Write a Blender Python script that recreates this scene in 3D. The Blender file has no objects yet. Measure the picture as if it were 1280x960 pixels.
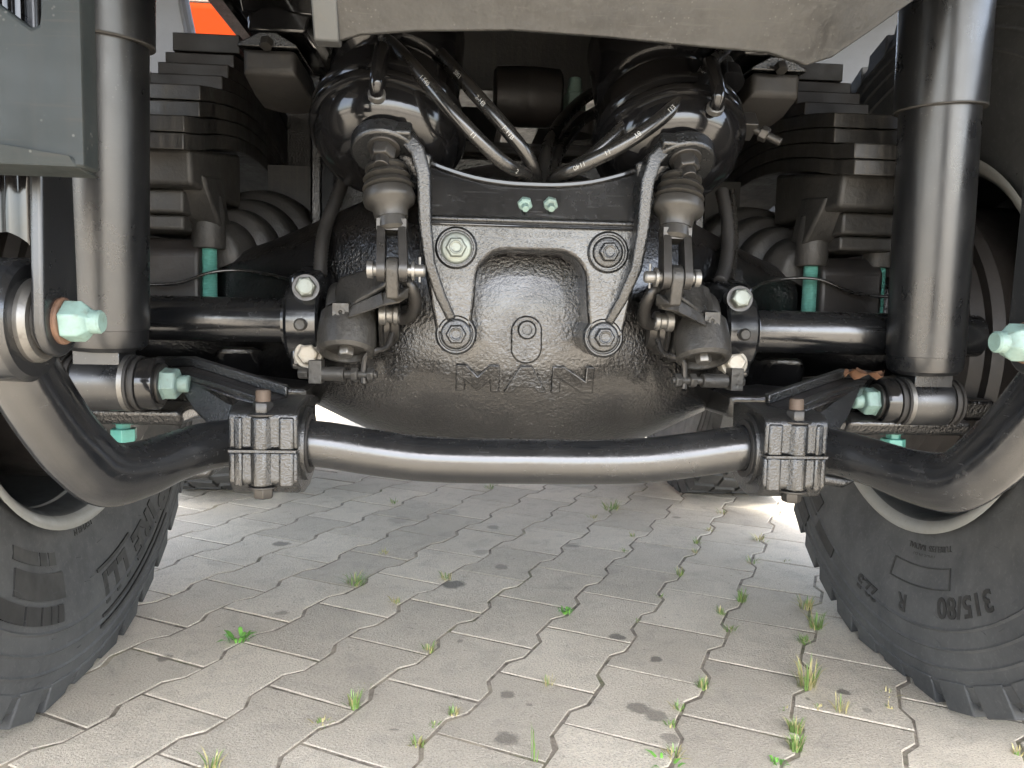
import bpy, bmesh, math, random
import numpy as np
from mathutils import Vector, Matrix, Quaternion
random.seed(7)
SC = bpy.context.scene
COL = SC.collection
R = math.radians

# ------------------------------------------------------------------ camera, sky, sun
CAM_X, CAM_H, PITCH, ROLL, YAW, FPX = -0.08, 0.565, 5.2, 1.37, 4.0, 967.0
p_, w_, r_ = R(PITCH), R(YAW), R(ROLL)
Zr = Matrix.Rotation(-w_, 3, 'Z')
c_f = Zr @ Vector((0, math.cos(p_), -math.sin(p_)))
c_u = Zr @ Vector((0, math.sin(p_), math.cos(p_)))
c_r = Zr @ Vector((1, 0, 0))
c_o = Vector((CAM_X, 0, CAM_H))
cd = bpy.data.cameras.new('camera')
cam = bpy.data.objects.new('camera', cd)
COL.objects.link(cam)
cx = (c_r * math.cos(r_) + c_u * math.sin(r_))
cy = (-c_r * math.sin(r_) + c_u * math.cos(r_))
# photo turned clockwise: the camera is turned the other way about its axis
mx = Matrix((cx, cy, -c_f)).transposed()
cam.matrix_world = Matrix.Translation(c_o) @ mx.to_4x4()
cd.sensor_width = 36.0
cd.lens = 36.0 * FPX / 1280.0
cd.clip_start = 0.02
cd.clip_end = 2000.0
SC.camera = cam

SUN_EL, SUN_AZ = 52.0, 172.0          # azimuth measured from +y (forward) towards +x
world = bpy.data.worlds.new('World')
SC.world = world
world.use_nodes = True
wn = world.node_tree
bg = wn.nodes['Background']
sky = wn.nodes.new('ShaderNodeTexSky')
sky.sky_type = 'NISHITA'
sky.sun_disc = False
sky.sun_elevation = R(SUN_EL)
sky.sun_rotation = R(SUN_AZ)
sky.air_density = 1.0
sky.dust_density = 2.5
hs = wn.nodes.new('ShaderNodeHueSaturation')     # thin white overcast: the blue is mostly washed out
hs.inputs['Saturation'].default_value = 0.62
wn.links.new(sky.outputs[0], hs.inputs['Color'])
wn.links.new(hs.outputs[0], bg.inputs[0])
bg.inputs[1].default_value = 0.15
sd = bpy.data.lights.new('sun', 'SUN')
sd.energy = 3.2
sd.angle = R(14)
sd.color = (1.0, 0.96, 0.9)
sun = bpy.data.objects.new('sun', sd)
COL.objects.link(sun)
sdir = Vector((math.cos(R(SUN_EL)) * math.sin(R(SUN_AZ)), math.cos(R(SUN_EL)) * math.cos(R(SUN_AZ)), math.sin(R(SUN_EL))))
sun.rotation_euler = sdir.to_track_quat('Z', 'Y').to_euler()
SC.view_settings.view_transform = 'Standard'
SC.view_settings.look = 'None'
SC.view_settings.exposure = 3.2
SC.view_settings.gamma = 1.0
SC.render.engine = 'CYCLES'
SC.cycles.max_bounces = 8
SC.cycles.diffuse_bounces = 5


def ray(px, py):
    a, b = px - 640.0, py - 480.0
    c, s = math.cos(r_), math.sin(r_)
    x = c * a + s * b
    y = -s * a + c * b
    return c_f + c_r * (x / FPX) - c_u * (y / FPX)


def at(px, py, Y):
    d = ray(px, py)
    return c_o + d * ((Y - c_o.y) / d.y)


def gr(px, py, z=0.0):
    d = ray(px, py)
    return c_o + d * ((z - c_o.z) / d.z)


def prj(p):
    d = Vector(p) - c_o
    z = d.dot(c_f)
    if z < 0.05:
        return None
    x, y = FPX * d.dot(c_r) / z, -FPX * d.dot(c_u) / z
    c, s = math.cos(r_), math.sin(r_)
    return (640 + c * x - s * y, 480 + s * x + c * y, z)


def sym(L, Rr, Y):
    """the truck is symmetric about x=0: one point measured on its left and right side"""
    if L is None:
        return at(*Rr, Y)
    a = at(*L, Y)
    if Rr is None:
        return Vector((-a.x, Y, a.z))
    b = at(*Rr, Y)
    return Vector(((b.x - a.x) / 2, Y, (a.z + b.z) / 2))


def mir(p, s):
    return Vector((p[0] * s, p[1], p[2]))


# ------------------------------------------------------------------ materials
MATS = {}


def mat(name, col, rough=0.5, metal=0.0, bump=0.0, bscale=200.0, bdist=0.001, dust=0.0, dustcol=(0.16, 0.13, 0.1),
        var=0.0, vscale=12.0, spec=0.5, coat=0.0, drough=0.75, rvar=0.12, detail=3.0, scratches=0.0, updust=0.0, speck=0.0, streak=0.0, wave=0.0):
    m = bpy.data.materials.new(name)
    m.use_nodes = True
    nt = m.node_tree
    b = nt.nodes['Principled BSDF']
    N, Lk = nt.nodes.new, nt.links.new
    geo = N('ShaderNodeTexCoord')
    co = geo.outputs['Object']
    b.inputs['Metallic'].default_value = metal
    b.inputs['Specular IOR Level'].default_value = spec
    b.inputs['Coat Weight'].default_value = coat
    b.inputs['Coat Roughness'].default_value = 0.12
    b.inputs['Coat IOR'].default_value = 1.65

    def noise(sc, det=3.0, ro=0.55, dist=0.0):
        n = N('ShaderNodeTexNoise')
        n.inputs['Scale'].default_value = sc
        n.inputs['Detail'].default_value = det
        n.inputs['Roughness'].default_value = ro
        n.inputs['Distortion'].default_value = dist
        Lk(co, n.inputs['Vector'])
        return n.outputs['Fac']

    def ramp(f, a, c, to0=0.0, to1=1.0):
        r = N('ShaderNodeMapRange')
        r.inputs['From Min'].default_value = a
        r.inputs['From Max'].default_value = c
        r.inputs['To Min'].default_value = to0
        r.inputs['To Max'].default_value = to1
        Lk(f, r.inputs['Value'])
        return r.outputs['Result']

    def mul(a, c):
        r = N('ShaderNodeMath')
        r.operation = 'MULTIPLY'
        Lk(a, r.inputs[0])
        if isinstance(c, float):
            r.inputs[1].default_value = c
        else:
            Lk(c, r.inputs[1])
        return r.outputs[0]

    def add(a, c):
        r = N('ShaderNodeMath')
        r.operation = 'ADD'
        r.use_clamp = True
        Lk(a, r.inputs[0])
        Lk(c, r.inputs[1])
        return r.outputs[0]

    def mix(f, a, c):
        r = N('ShaderNodeMix')
        r.data_type = 'RGBA'
        Lk(f, r.inputs[0])
        for k, v in ((6, a), (7, c)):
            if isinstance(v, tuple):
                r.inputs[k].default_value = (*v, 1.0)
            else:
                Lk(v, r.inputs[k])
        return r.outputs[2]
    cur = tuple(col)
    if var > 0:
        cur = mix(ramp(noise(vscale, 5.0, 0.65), 0.3, 0.7), tuple(c * (1 - var) for c in col), tuple(c * (1 + var) for c in col))
    dm = None
    if dust > 0:
        dm = mul(ramp(noise(9.0, 6.0, 0.65, 0.4), 0.38, 0.72), dust)
        fine = mul(ramp(noise(160.0, 2.0, 0.6), 0.56, 0.74), dust * 0.6)
        dm = add(dm, fine)
    if updust > 0:
        g = N('ShaderNodeNewGeometry')
        sx = N('ShaderNodeSeparateXYZ')
        Lk(g.outputs['Normal'], sx.inputs[0])
        u = mul(ramp(sx.outputs['Z'], 0.25, 0.95), updust)
        u = mul(u, ramp(noise(25.0, 4.0), 0.2, 0.6, 0.5, 1.0))
        dm = u if dm is None else add(dm, u)
    if streak > 0:
        mp = N('ShaderNodeMapping')
        mp.inputs['Scale'].default_value = (140.0, 60.0, 5.0)
        Lk(co, mp.inputs['Vector'])
        n = N('ShaderNodeTexNoise')
        n.inputs['Scale'].default_value = 1.0
        n.inputs['Detail'].default_value = 4.0
        Lk(mp.outputs[0], n.inputs['Vector'])
        st = mul(ramp(n.outputs['Fac'], 0.5, 0.75), streak)
        dm = st if dm is None else add(dm, st)
    if scratches > 0:
        mp = N('ShaderNodeMapping')
        mp.inputs['Scale'].default_value = (18.0, 60.0, 300.0)
        mp.inputs['Rotation'].default_value = (0.3, 0.5, 0.4)
        Lk(co, mp.inputs['Vector'])
        n = N('ShaderNodeTexNoise')
        n.inputs['Scale'].default_value = 1.0
        n.inputs['Detail'].default_value = 2.0
        Lk(mp.outputs[0], n.inputs['Vector'])
        st = mul(ramp(n.outputs['Fac'], 0.64, 0.72), scratches)
        dm = st if dm is None else add(dm, st)
    if dm is not None:
        cur = mix(dm, cur, tuple(dustcol))
    if speck > 0:
        v = N('ShaderNodeTexVoronoi')
        v.inputs['Scale'].default_value = 190.0
        Lk(co, v.inputs['Vector'])
        sp = mul(ramp(v.outputs['Distance'], 0.2, 0.1), ramp(noise(14.0, 2.0), 0.5, 0.6))
        cur = mix(mul(sp, speck), cur, (0.5, 0.48, 0.44))
    if isinstance(cur, tuple):
        b.inputs['Base Color'].default_value = (*cur, 1.0)
    else:
        Lk(cur, b.inputs['Base Color'])
    if rvar > 0:
        rr = ramp(noise(30.0, 4.0), 0.3, 0.7, max(0.03, rough - rvar), rough + rvar)
        if dm is not None:
            q = N('ShaderNodeMix')
            Lk(dm, q.inputs[0])
            Lk(rr, q.inputs[2])
            q.inputs[3].default_value = drough
            rr = q.outputs[0]
        Lk(rr, b.inputs['Roughness'])
    else:
        b.inputs['Roughness'].default_value = rough
    if bump > 0:
        bp = N('ShaderNodeBump')
        bp.inputs['Strength'].default_value = bump
        bp.inputs['Distance'].default_value = bdist
        Lk(noise(bscale, detail, 0.6), bp.inputs['Height'])
        if wave > 0:
            b2 = N('ShaderNodeBump')
            b2.inputs['Strength'].default_value = wave
            b2.inputs['Distance'].default_value = 0.008
            Lk(noise(34.0, 5.0, 0.6), b2.inputs['Height'])
            Lk(ramp(noise(13.0, 3.0), 0.35, 0.65, bump * 0.35, bump * 1.1), bp.inputs['Strength'])
            Lk(b2.outputs[0], bp.inputs['Normal'])
        Lk(bp.outputs[0], b.inputs['Normal'])
    MATS[name] = m
    return m


BLK = (0.003, 0.003, 0.0033)
M_cast = mat('cast_black_paint', BLK, 0.14, bump=0.8, bscale=270, bdist=0.0028, dust=0.04, updust=0.6, dustcol=(0.022, 0.018, 0.0155), streak=0.07, rvar=0.05, spec=0.8, coat=0.25, wave=0.22, speck=0.1)
M_castfine = mat('satin_cast_paint', (0.005, 0.0055, 0.006), 0.2, bump=0.7, bscale=420, bdist=0.0016, dust=0.15, updust=0.35, dustcol=(0.03, 0.028, 0.025), rvar=0.07, spec=0.8, coat=0.1)
M_gloss = mat('gloss_black_paint', (0.005, 0.005, 0.0055), 0.09, bump=0.14, bscale=40, bdist=0.001, dust=0.12, updust=0.2, dustcol=(0.04, 0.036, 0.031), rvar=0.04, spec=0.55)
M_bar = mat('bar_black_paint', (0.005, 0.0055, 0.0065), 0.15, bump=0.15, bscale=120, bdist=0.0008, dust=0.45, updust=0.3, dustcol=(0.022, 0.022, 0.022), rvar=0.06, scratches=0.3, speck=0.06, streak=0.12, spec=0.9, drough=.42)
M_shock = mat('shock_black_paint', (0.005, 0.0055, 0.0065), 0.27, bump=0.12, bscale=700, bdist=0.0005, dust=0.35, dustcol=(0.022, 0.022, 0.022), rvar=0.05, speck=0.06, streak=0.2, spec=0.75, drough=.5)
M_spring = mat('spring_dull_black', (0.010, 0.010, 0.010), 0.42, bump=0.5, bscale=150, bdist=0.001, dust=0.5, updust=0.3, dustcol=(0.042, 0.038, 0.033), streak=0.6)
M_iron = mat('dusty_cast_iron', (0.02, 0.0195, 0.0185), 0.5, bump=0.6, bscale=160, bdist=0.0014, dust=0.5, dustcol=(0.05, 0.045, 0.04), streak=.2)
M_brown = mat('rusty_brown_black', (0.008, 0.007, 0.0066), 0.5, bump=0.4, bscale=120, bdist=0.001, dust=0.4, dustcol=(0.03, 0.023, 0.019))
M_adj = mat('dirty_grey_paint', (0.034, 0.033, 0.031), 0.36, metal=0.4, bump=0.6, bscale=160, bdist=0.0016, dust=0.6, dustcol=(0.075, 0.068, 0.058), rvar=0.15, var=.3, vscale=40)
M_boot = mat('dark_dusty_boot', (0.03, 0.0285, 0.026), 0.32, metal=0.4, bump=0.25, bscale=180, bdist=0.0007, dust=0.45, dustcol=(0.075, 0.068, 0.058))
M_steel = mat('dull_zinc_steel', (0.2, 0.195, 0.185), 0.34, metal=0.8, bump=0.3, bscale=200, bdist=0.0006, dust=0.55, dustcol=(0.09, 0.08, 0.065))
M_dsteel = mat('dark_oiled_steel', (0.05, 0.048, 0.046), 0.32, metal=0.7, bump=0.3, bscale=200, bdist=0.0006, dust=0.5, dustcol=(0.045, 0.04, 0.034))
M_bolt = mat('greenish_zinc_bolt', (0.17, 0.19, 0.17), 0.4, metal=0.5, bump=0.4, bscale=260, bdist=0.0008, dust=0.6, dustcol=(0.13, 0.11, 0.09))
M_pale = mat('pale_bolt_head', (0.34, 0.32, 0.275), 0.5, metal=0.3, bump=0.4, bscale=260, bdist=0.0008, dust=0.5, dustcol=(0.25, 0.2, 0.14))
M_teal = mat('pale_teal_nut', (0.15, 0.235, 0.21), 0.42, bump=0.2, bscale=200, bdist=0.0005, dust=0.65, dustcol=(0.1, 0.11, 0.09), var=0.25, vscale=60)
M_green = mat('bright_teal_stud', (0.07, 0.24, 0.205), 0.4, bump=0.2, bscale=200, bdist=0.0005, dust=0.25, dustcol=(0.15, 0.22, 0.17), var=0.2, vscale=60)
M_rust = mat('rust_washer', (0.1, 0.05, 0.028), 0.7, bump=0.5, bscale=260, bdist=0.0008, dust=0.4, dustcol=(0.12, 0.1, 0.078), var=0.4, vscale=90)
M_thread = mat('rusty_thread', (0.07, 0.05, 0.036), 0.6, metal=0.3, bump=0.5, bscale=400, bdist=0.001)
M_rubber = mat('black_rubber', (0.010, 0.0095, 0.0095), 0.6, bump=0.3, bscale=220, bdist=0.0008, dust=0.4, dustcol=(0.045, 0.04, 0.034))
M_hose = mat('smooth_black_hose', (0.007, 0.007, 0.007), 0.2, dust=0.2, updust=0.15, dustcol=(0.05, 0.043, 0.035), spec=.8, rvar=0.06)
M_print = mat('white_hose_print', (0.3, 0.3, 0.29), 0.5, dust=0.4, dustcol=(0.1, 0.1, 0.1), rvar=0)
M_tyre = mat('dusty_tyre_rubber', (0.046, 0.047, 0.048), 0.68, bump=0.3, bscale=260, bdist=0.0008, dust=0.7, dustcol=(0.098, 0.098, 0.095), scratches=0.12, spec=0.35)
M_tyrelet = mat('tyre_lettering_rubber', (0.014, 0.014, 0.014), 0.55, dust=0.3, dustcol=(0.05, 0.047, 0.043), spec=0.35)
M_rim = mat('light_grey_rim_paint', (0.24, 0.24, 0.225), 0.5, bump=0.15, bscale=90, bdist=0.0008, dust=0.5, dustcol=(0.2, 0.185, 0.155), scratches=0.3)
M_rimin = mat('dull_rim_barrel', (0.06, 0.064, 0.066), 0.38, metal=0.3, bump=0.2, bscale=60, dust=0.4, dustcol=(0.09, 0.082, 0.07))
M_greypl = mat('grey_green_chassis_paint', (0.015, 0.019, 0.0195), 0.6, spec=0.25, bump=0.12, bscale=90, bdist=0.001, dust=0.3, dustcol=(0.028, 0.028, 0.026), scratches=0.5, var=0.1, speck=0.1, streak=0.25)
M_plast = mat('dirty_dark_plate', (0.008, 0.008, 0.008), 0.36, bump=0.7, bscale=45, bdist=0.003, dust=0.8, dustcol=(0.04, 0.038, 0.034), scratches=0.5, speck=0.06, streak=0.3, var=0.4, vscale=8)
M_mud = mat('light_grey_mudguard', (0.08, 0.08, 0.078), 0.5, bump=0.2, bscale=50, dust=0.4, dustcol=(0.065, 0.063, 0.058))
M_orange = mat('orange_body_paint', (0.1, 0.0095, 0.0003), 0.85, dust=0.1, dustcol=(0.08, 0.012, 0.001), rvar=0.04, spec=0.05)
M_white = mat('white_cab_paint', (0.75, 0.75, 0.73), 0.35, dust=0.2, dustcol=(0.5, 0.48, 0.45))
M_glass = mat('dark_window_glass', (0.01, 0.012, 0.014), 0.06, rvar=0.0)
M_leafm = mat('dry_brown_leaf', (0.17, 0.085, 0.045), 0.7, bump=0.8, bscale=120, bdist=0.002, var=0.3, vscale=60)
M_grass = mat('grass_green', (0.15, 0.24, 0.06), 0.5, var=0.35, vscale=30, rvar=0)
M_gbright = mat('fresh_leaf_green', (0.13, 0.32, 0.05), 0.45, var=0.25, vscale=40, rvar=0)
M_gdry = mat('grass_straw', (0.42, 0.36, 0.16), 0.6, var=0.3, vscale=30, rvar=0)
M_pink = mat('pink_paint_dab', (0.7, 0.25, 0.3), 0.5, rvar=0)


def emboss_mat():
    return M_cast


# pavement concrete: warm grey, aggregate grain, dust and oil drips placed on the ground
def concrete(name, joints=False):
    m = bpy.data.materials.new(name)
    m.use_nodes = True
    nt = m.node_tree
    b = nt.nodes['Principled BSDF']
    N, Lk = nt.nodes.new, nt.links.new
    g = N('ShaderNodeNewGeometry')
    oi = N('ShaderNodeObjectInfo')

    def noise(sc, det=4.0, ro=0.6, dist=0.0):
        n = N('ShaderNodeTexNoise')
        n.inputs['Scale'].default_value = sc
        n.inputs['Detail'].default_value = det
        n.inputs['Roughness'].default_value = ro
        n.inputs['Distortion'].default_value = dist
        Lk(g.outputs['Position'], n.inputs['Vector'])
        return n

    def rng(f, a, c, d=0.0, e=1.0):
        r = N('ShaderNodeMapRange')
        r.inputs['From Min'].default_value = a
        r.inputs['From Max'].default_value = c
        r.inputs['To Min'].default_value = d
        r.inputs['To Max'].default_value = e
        Lk(f, r.inputs['Value'])
        return r.outputs['Result']

    def mix(f, a, c, mode='MIX'):
        r = N('ShaderNodeMix')
        r.data_type = 'RGBA'
        r.blend_type = mode
        if isinstance(f, float):
            r.inputs[0].default_value = f
        else:
            Lk(f, r.inputs[0])
        for k, v in ((6, a), (7, c)):
            if isinstance(v, tuple):
                r.inputs[k].default_value = (*v, 1.0)
            else:
                Lk(v, r.inputs[k])
        return r.outputs[2]

    def math_(op, a, c):
        r = N('ShaderNodeMath')
        r.operation = op
        for k, v in ((0, a), (1, c)):
            if isinstance(v, float):
                r.inputs[k].default_value = v
            else:
                Lk(v, r.inputs[k])
        return r.outputs[0]
    if joints:
        c0 = mix(rng(noise(60, 5).outputs['Fac'], 0.35, 0.65), (0.11, 0.092, 0.07), (0.29, 0.25, 0.2))
        c0 = mix(rng(noise(7, 5, 0.65).outputs['Fac'], 0.5, 0.66, 0.0, 0.8), c0, (0.4, 0.345, 0.25))
        c0 = mix(rng(noise(5, 6, 0.7, 0.5).outputs['Fac'], 0.55, 0.64, 0.0, 0.55), c0, (0.13, 0.15, 0.05))
        Lk(c0, b.inputs['Base Color'])
        b.inputs['Roughness'].default_value = 0.95
        bp = N('ShaderNodeBump')
        bp.inputs['Strength'].default_value = 0.8
        bp.inputs['Distance'].default_value = 0.003
        Lk(noise(220, 4).outputs['Fac'], bp.inputs['Height'])
        Lk(bp.outputs[0], b.inputs['Normal'])
        return m
    c0 = mix(rng(noise(3.0, 6, 0.65).outputs['Fac'], 0.32, 0.68), (0.46, 0.405, 0.32), (0.57, 0.505, 0.405))
    # a little of each stone's own tone
    tone = rng(oi.outputs['Random'], 0.0, 1.0, 0.86, 1.16)
    hv = N('ShaderNodeHueSaturation')
    Lk(tone, hv.inputs['Value'])
    Lk(c0, hv.inputs['Color'])
    c0 = hv.outputs['Color']
    pink = rng(noise(1.7, 3).outputs['Fac'], 0.55, 0.75, 0.0, 0.16)
    c0 = mix(pink, c0, (0.43, 0.36, 0.29))
    # worn and weathered blotches, aggregate grain
    c0 = mix(rng(noise(17.0, 6, 0.7, 0.6).outputs['Fac'], 0.5, 0.72, 0.0, 0.38), c0, (0.2, 0.185, 0.16))
    c0 = mix(rng(noise(360.0, 3, 0.75).outputs['Fac'], 0.48, 0.66, 0.0, 0.55), c0, (0.17, 0.155, 0.135))
    c0 = mix(rng(noise(300.0, 2, 0.7).outputs['Fac'], 0.62, 0.75, 0.0, 0.5), c0, (0.52, 0.49, 0.44))
    # small dark pits
    v = N('ShaderNodeTexVoronoi')
    v.inputs['Scale'].default_value = 55.0
    Lk(g.outputs['Position'], v.inputs['Vector'])
    pit = math_('MULTIPLY', rng(v.outputs['Distance'], 0.16, 0.08), rng(noise(9.0, 2).outputs['Fac'], 0.55, 0.63))
    c0 = mix(math_('MULTIPLY', pit, 0.6), c0, (0.13, 0.12, 0.1))
    # oil drips
    wob = math_('MULTIPLY', math_('SUBTRACT', noise(38.0, 4).outputs['Fac'], 0.5), 0.034)
    tot = None
    for (px, py, rad, st) in STAINS:
        q = gr(px, py)
        d = N('ShaderNodeVectorMath')
        d.operation = 'DISTANCE'
        Lk(g.outputs['Position'], d.inputs[0])
        d.inputs[1].default_value = (q.x, q.y, 0)
        dd = math_('ADD', d.outputs['Value'], wob)
        f = rng(dd, rad * 1.12, rad * 0.72, 0.0, st)
        tot = f if tot is None else math_('MAXIMUM', tot, f)
    c0 = mix(tot, c0, (0.085, 0.075, 0.06))
    Lk(c0, b.inputs['Base Color'])
    Lk(rng(tot, 0.0, 1.0, 0.88, 0.7), b.inputs['Roughness'])
    b.inputs['Specular IOR Level'].default_value = 0.3
    bp = N('ShaderNodeBump')
    bp.inputs['Strength'].default_value = 1.0
    bp.inputs['Distance'].default_value = 0.0032
    Lk(noise(260, 4, 0.7).outputs['Fac'], bp.inputs['Height'])
    b2 = N('ShaderNodeBump')
    b2.inputs['Strength'].default_value = 0.35
    b2.inputs['Distance'].default_value = 0.005
    Lk(noise(40, 5, 0.6).outputs['Fac'], b2.inputs['Height'])
    Lk(bp.outputs[0], b2.inputs['Normal'])
    Lk(b2.outputs[0], b.inputs['Normal'])
    return m


STAINS = [(797, 886, 0.016, 0.62), (822, 895, 0.018, 0.6), (838, 924, 0.012, 0.5), (632, 867, 0.013, 0.6), (632, 923, 0.017, 0.6), (567, 731, 0.024, 0.85), (772, 796, 0.014, 0.75), (820, 824, 0.011, 0.75),
          (352, 680, 0.02, 0.7), (628, 709, 0.017, 0.5), (617, 659, 0.02, 0.5), (352, 766, 0.012, 0.5), (205, 823, 0.012, 0.6), (715, 682, 0.02, 0.45), (1055, 866, 0.009, 0.7), (640, 922, 0.012, 0.3),
          (846, 647, 0.012, 0.5), (490, 912, 0.005, 0.5), (1085, 888, 0.006, 0.4), (575, 802, 0.005, 0.5), (1010, 875, 0.004, 0.6), (663, 880, 0.006, 0.5), (600, 690, 0.02, 0.35), (560, 640, 0.03, 0.35), (500, 650, 0.035, 0.3)]
M_conc = concrete('paver_concrete')
M_joint = concrete('joint_sand', True)


# ------------------------------------------------------------------ mesh builder
class MB:
    def __init__(self):
        self.v, self.f = [], []

    def add(self, vs, fs):
        o = len(self.v)
        self.v += [Vector(p) for p in vs]
        self.f += [[i + o for i in f] for f in fs]
        return self

    def hull(self, pts):
        bm = bmesh.new()
        for p in pts:
            bm.verts.new(p)
        r = bmesh.ops.convex_hull(bm, input=bm.verts)
        bmesh.ops.delete(bm, geom=[v for v in bm.verts if not v.link_faces], context='VERTS')
        bmesh.ops.dissolve_limit(bm, angle_limit=0.01, verts=bm.verts, edges=bm.edges)
        bm.normal_update()
        bm.verts.index_update()
        vs = [v.co.copy() for v in bm.verts]
        fs = [[v.index for v in f.verts] for f in bm.faces]
        bm.free()
        return self.add(vs, fs)

    def box(self, a, b, M=None):
        x0, y0, z0 = [min(p, q) for p, q in zip(a, b)]
        x1, y1, z1 = [max(p, q) for p, q in zip(a, b)]
        vs = [(x0, y0, z0), (x1, y0, z0), (x1, y1, z0), (x0, y1, z0), (x0, y0, z1), (x1, y0, z1), (x1, y1, z1), (x0, y1, z1)]
        if M:
            vs = [M @ Vector(p) for p in vs]
        return self.add(vs, [[0, 3, 2, 1], [4, 5, 6, 7], [0, 1, 5, 4], [1, 2, 6, 5], [2, 3, 7, 6], [3, 0, 4, 7]])

    def lathe(self, o, d, prof, seg=28, up=None, closed=False, rot=0.0):
        """prof: list of (t along d, radius)"""
        o, d = Vector(o), Vector(d).normalized()
        u = d.orthogonal().normalized() if up is None else (Vector(up) - d * Vector(up).dot(d)).normalized()
        w = d.cross(u)
        vs, fs = [], []
        for t, r in prof:
            for k in range(seg):
                a = 2 * math.pi * k / seg + rot
                vs.append(o + d * t + (u * math.cos(a) + w * math.sin(a)) * max(r, 1e-5))
        n = len(prof)
        for i in range(n - 1 if not closed else n):
            j = (i + 1) % n
            for k in range(seg):
                l = (k + 1) % seg
                fs.append([i * seg + k, i * seg + l, j * seg + l, j * seg + k])
        if not closed:
            fs.append(list(range(seg))[::-1])
            fs.append([(n - 1) * seg + k for k in range(seg)])
        return self.add(vs, fs)

    def cyl(self, p0, p1, r0, r1=None, seg=24):
        p0, p1 = Vector(p0), Vector(p1)
        return self.lathe(p0, p1 - p0, [(0, r0), ((p1 - p0).length, r0 if r1 is None else r1)], seg)

    def hexa(self, p0, d, h, af, rot=0.0, up=None):
        """a hexagon prism, chamfered at its outer end; af = width across flats"""
        r = af / math.sqrt(3)
        return self.lathe(p0, d, [(0, r), (h * 0.82, r), (h, r * 0.86)], 6, up=up, rot=rot)

    def tube(self, pts, r, seg=14, rib=0.0, ribn=0, flat=None, caps=True, sub=6):
        P = spline(pts, sub)
        n = len(P)
        rad = r if callable(r) else (lambda t: r)
        vs, fs = [], []
        t0 = (P[1] - P[0]).normalized()
        u = t0.orthogonal().normalized()
        s_, L = 0.0, [0.0]
        for i in range(1, n):
            s_ += (P[i] - P[i - 1]).length
            L.append(s_)
        for i in range(n):
            t = (P[min(i + 1, n - 1)] - P[max(i - 1, 0)]).normalized()
            u = (u - t * u.dot(t)).normalized()
            w = t.cross(u)
            rr = rad(L[i] / s_)
            if rib:
                rr *= 1 + rib * (1 if (i % 2) else -1)
            for k in range(seg):
                a = 2 * math.pi * k / seg
                vs.append(P[i] + (u * math.cos(a) + w * math.sin(a)) * rr)
        for i in range(n - 1):
            for k in range(seg):
                l = (k + 1) % seg
                fs.append([i * seg + k, i * seg + l, (i + 1) * seg + l, (i + 1) * seg + k])
        if caps:
            fs.append(list(range(seg))[::-1])
            fs.append([(n - 1) * seg + k for k in range(seg)])
        return self.add(vs, fs)

    def prism(self, pts, off):
        """polygon pts (3D, planar-ish) swept by vector off"""
        off = Vector(off)
        n = len(pts)
        vs = [Vector(p) for p in pts] + [Vector(p) + off for p in pts]
        fs = [list(range(n)), list(range(n, 2 * n))[::-1]] + [[i, i + n, (i + 1) % n + n, (i + 1) % n] for i in range(n)]
        return self.add(vs, fs)

    def strip(self, P, W, T):
        """rectangular bar along points P; W, T half-extent vectors (or lists)"""
        n = len(P)
        vs, fs = [], []
        for i in range(n):
            w = Vector(W[i] if isinstance(W, list) else W)
            t = Vector(T[i] if isinstance(T, list) else T)
            p = Vector(P[i])
            vs += [p - w - t, p + w - t, p + w + t, p - w + t]
        for i in range(n - 1):
            for k in range(4):
                l = (k + 1) % 4
                fs.append([i * 4 + k, i * 4 + l, (i + 1) * 4 + l, (i + 1) * 4 + k])
        fs.append([3, 2, 1, 0])
        fs.append([(n - 1) * 4 + k for k in range(4)])
        return self.add(vs, fs)

    def sphere(self, c, r, seg=16, sc=(1, 1, 1)):
        c = Vector(c)
        rings = seg // 2
        vs, fs = [], []
        for i in range(rings + 1):
            a = math.pi * i / rings
            for k in range(seg):
                b = 2 * math.pi * k / seg
                vs.append(c + Vector((sc[0] * r * math.sin(a) * math.cos(b), sc[1] * r * math.sin(a) * math.sin(b), sc[2] * r * math.cos(a))))
        for i in range(rings):
            for k in range(seg):
                l = (k + 1) % seg
                fs.append([i * seg + k, i * seg + l, (i + 1) * seg + l, (i + 1) * seg + k])
        return self.add(vs, fs)

    def build(self, name, m, parent=None, bevel=0.0, ang=35.0, seg=2, kind=None, sub=0):
        o = Vector((0, 0, 0))
        q = parent
        while q is not None:
            o = o + q.location
            q = q.parent
        me = bpy.data.meshes.new(name)
        me.from_pydata([tuple(p - o) for p in self.v], [], self.f)
        bm = bmesh.new()
        bm.from_mesh(me)
        bmesh.ops.remove_doubles(bm, verts=bm.verts, dist=2e-6)
        bmesh.ops.recalc_face_normals(bm, faces=bm.faces)
        bm.to_mesh(me)
        bm.free()
        for pl in me.polygons:
            pl.use_smooth = True
        me.set_sharp_from_angle(angle=R(ang))
        me.materials.append(m)
        ob = bpy.data.objects.new(name, me)
        COL.objects.link(ob)
        if parent is not None:
            ob.parent = parent
        if sub:
            md = ob.modifiers.new('subdivision', 'SUBSURF')
            md.levels = md.render_levels = sub
        if bevel:
            md = ob.modifiers.new('bevel', 'BEVEL')
            md.width = bevel
            md.segments = seg
            md.limit_method = 'ANGLE'
            md.angle_limit = R(ang)
            md.harden_normals = False
        if kind:
            ob['kind'] = kind
        return ob


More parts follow.
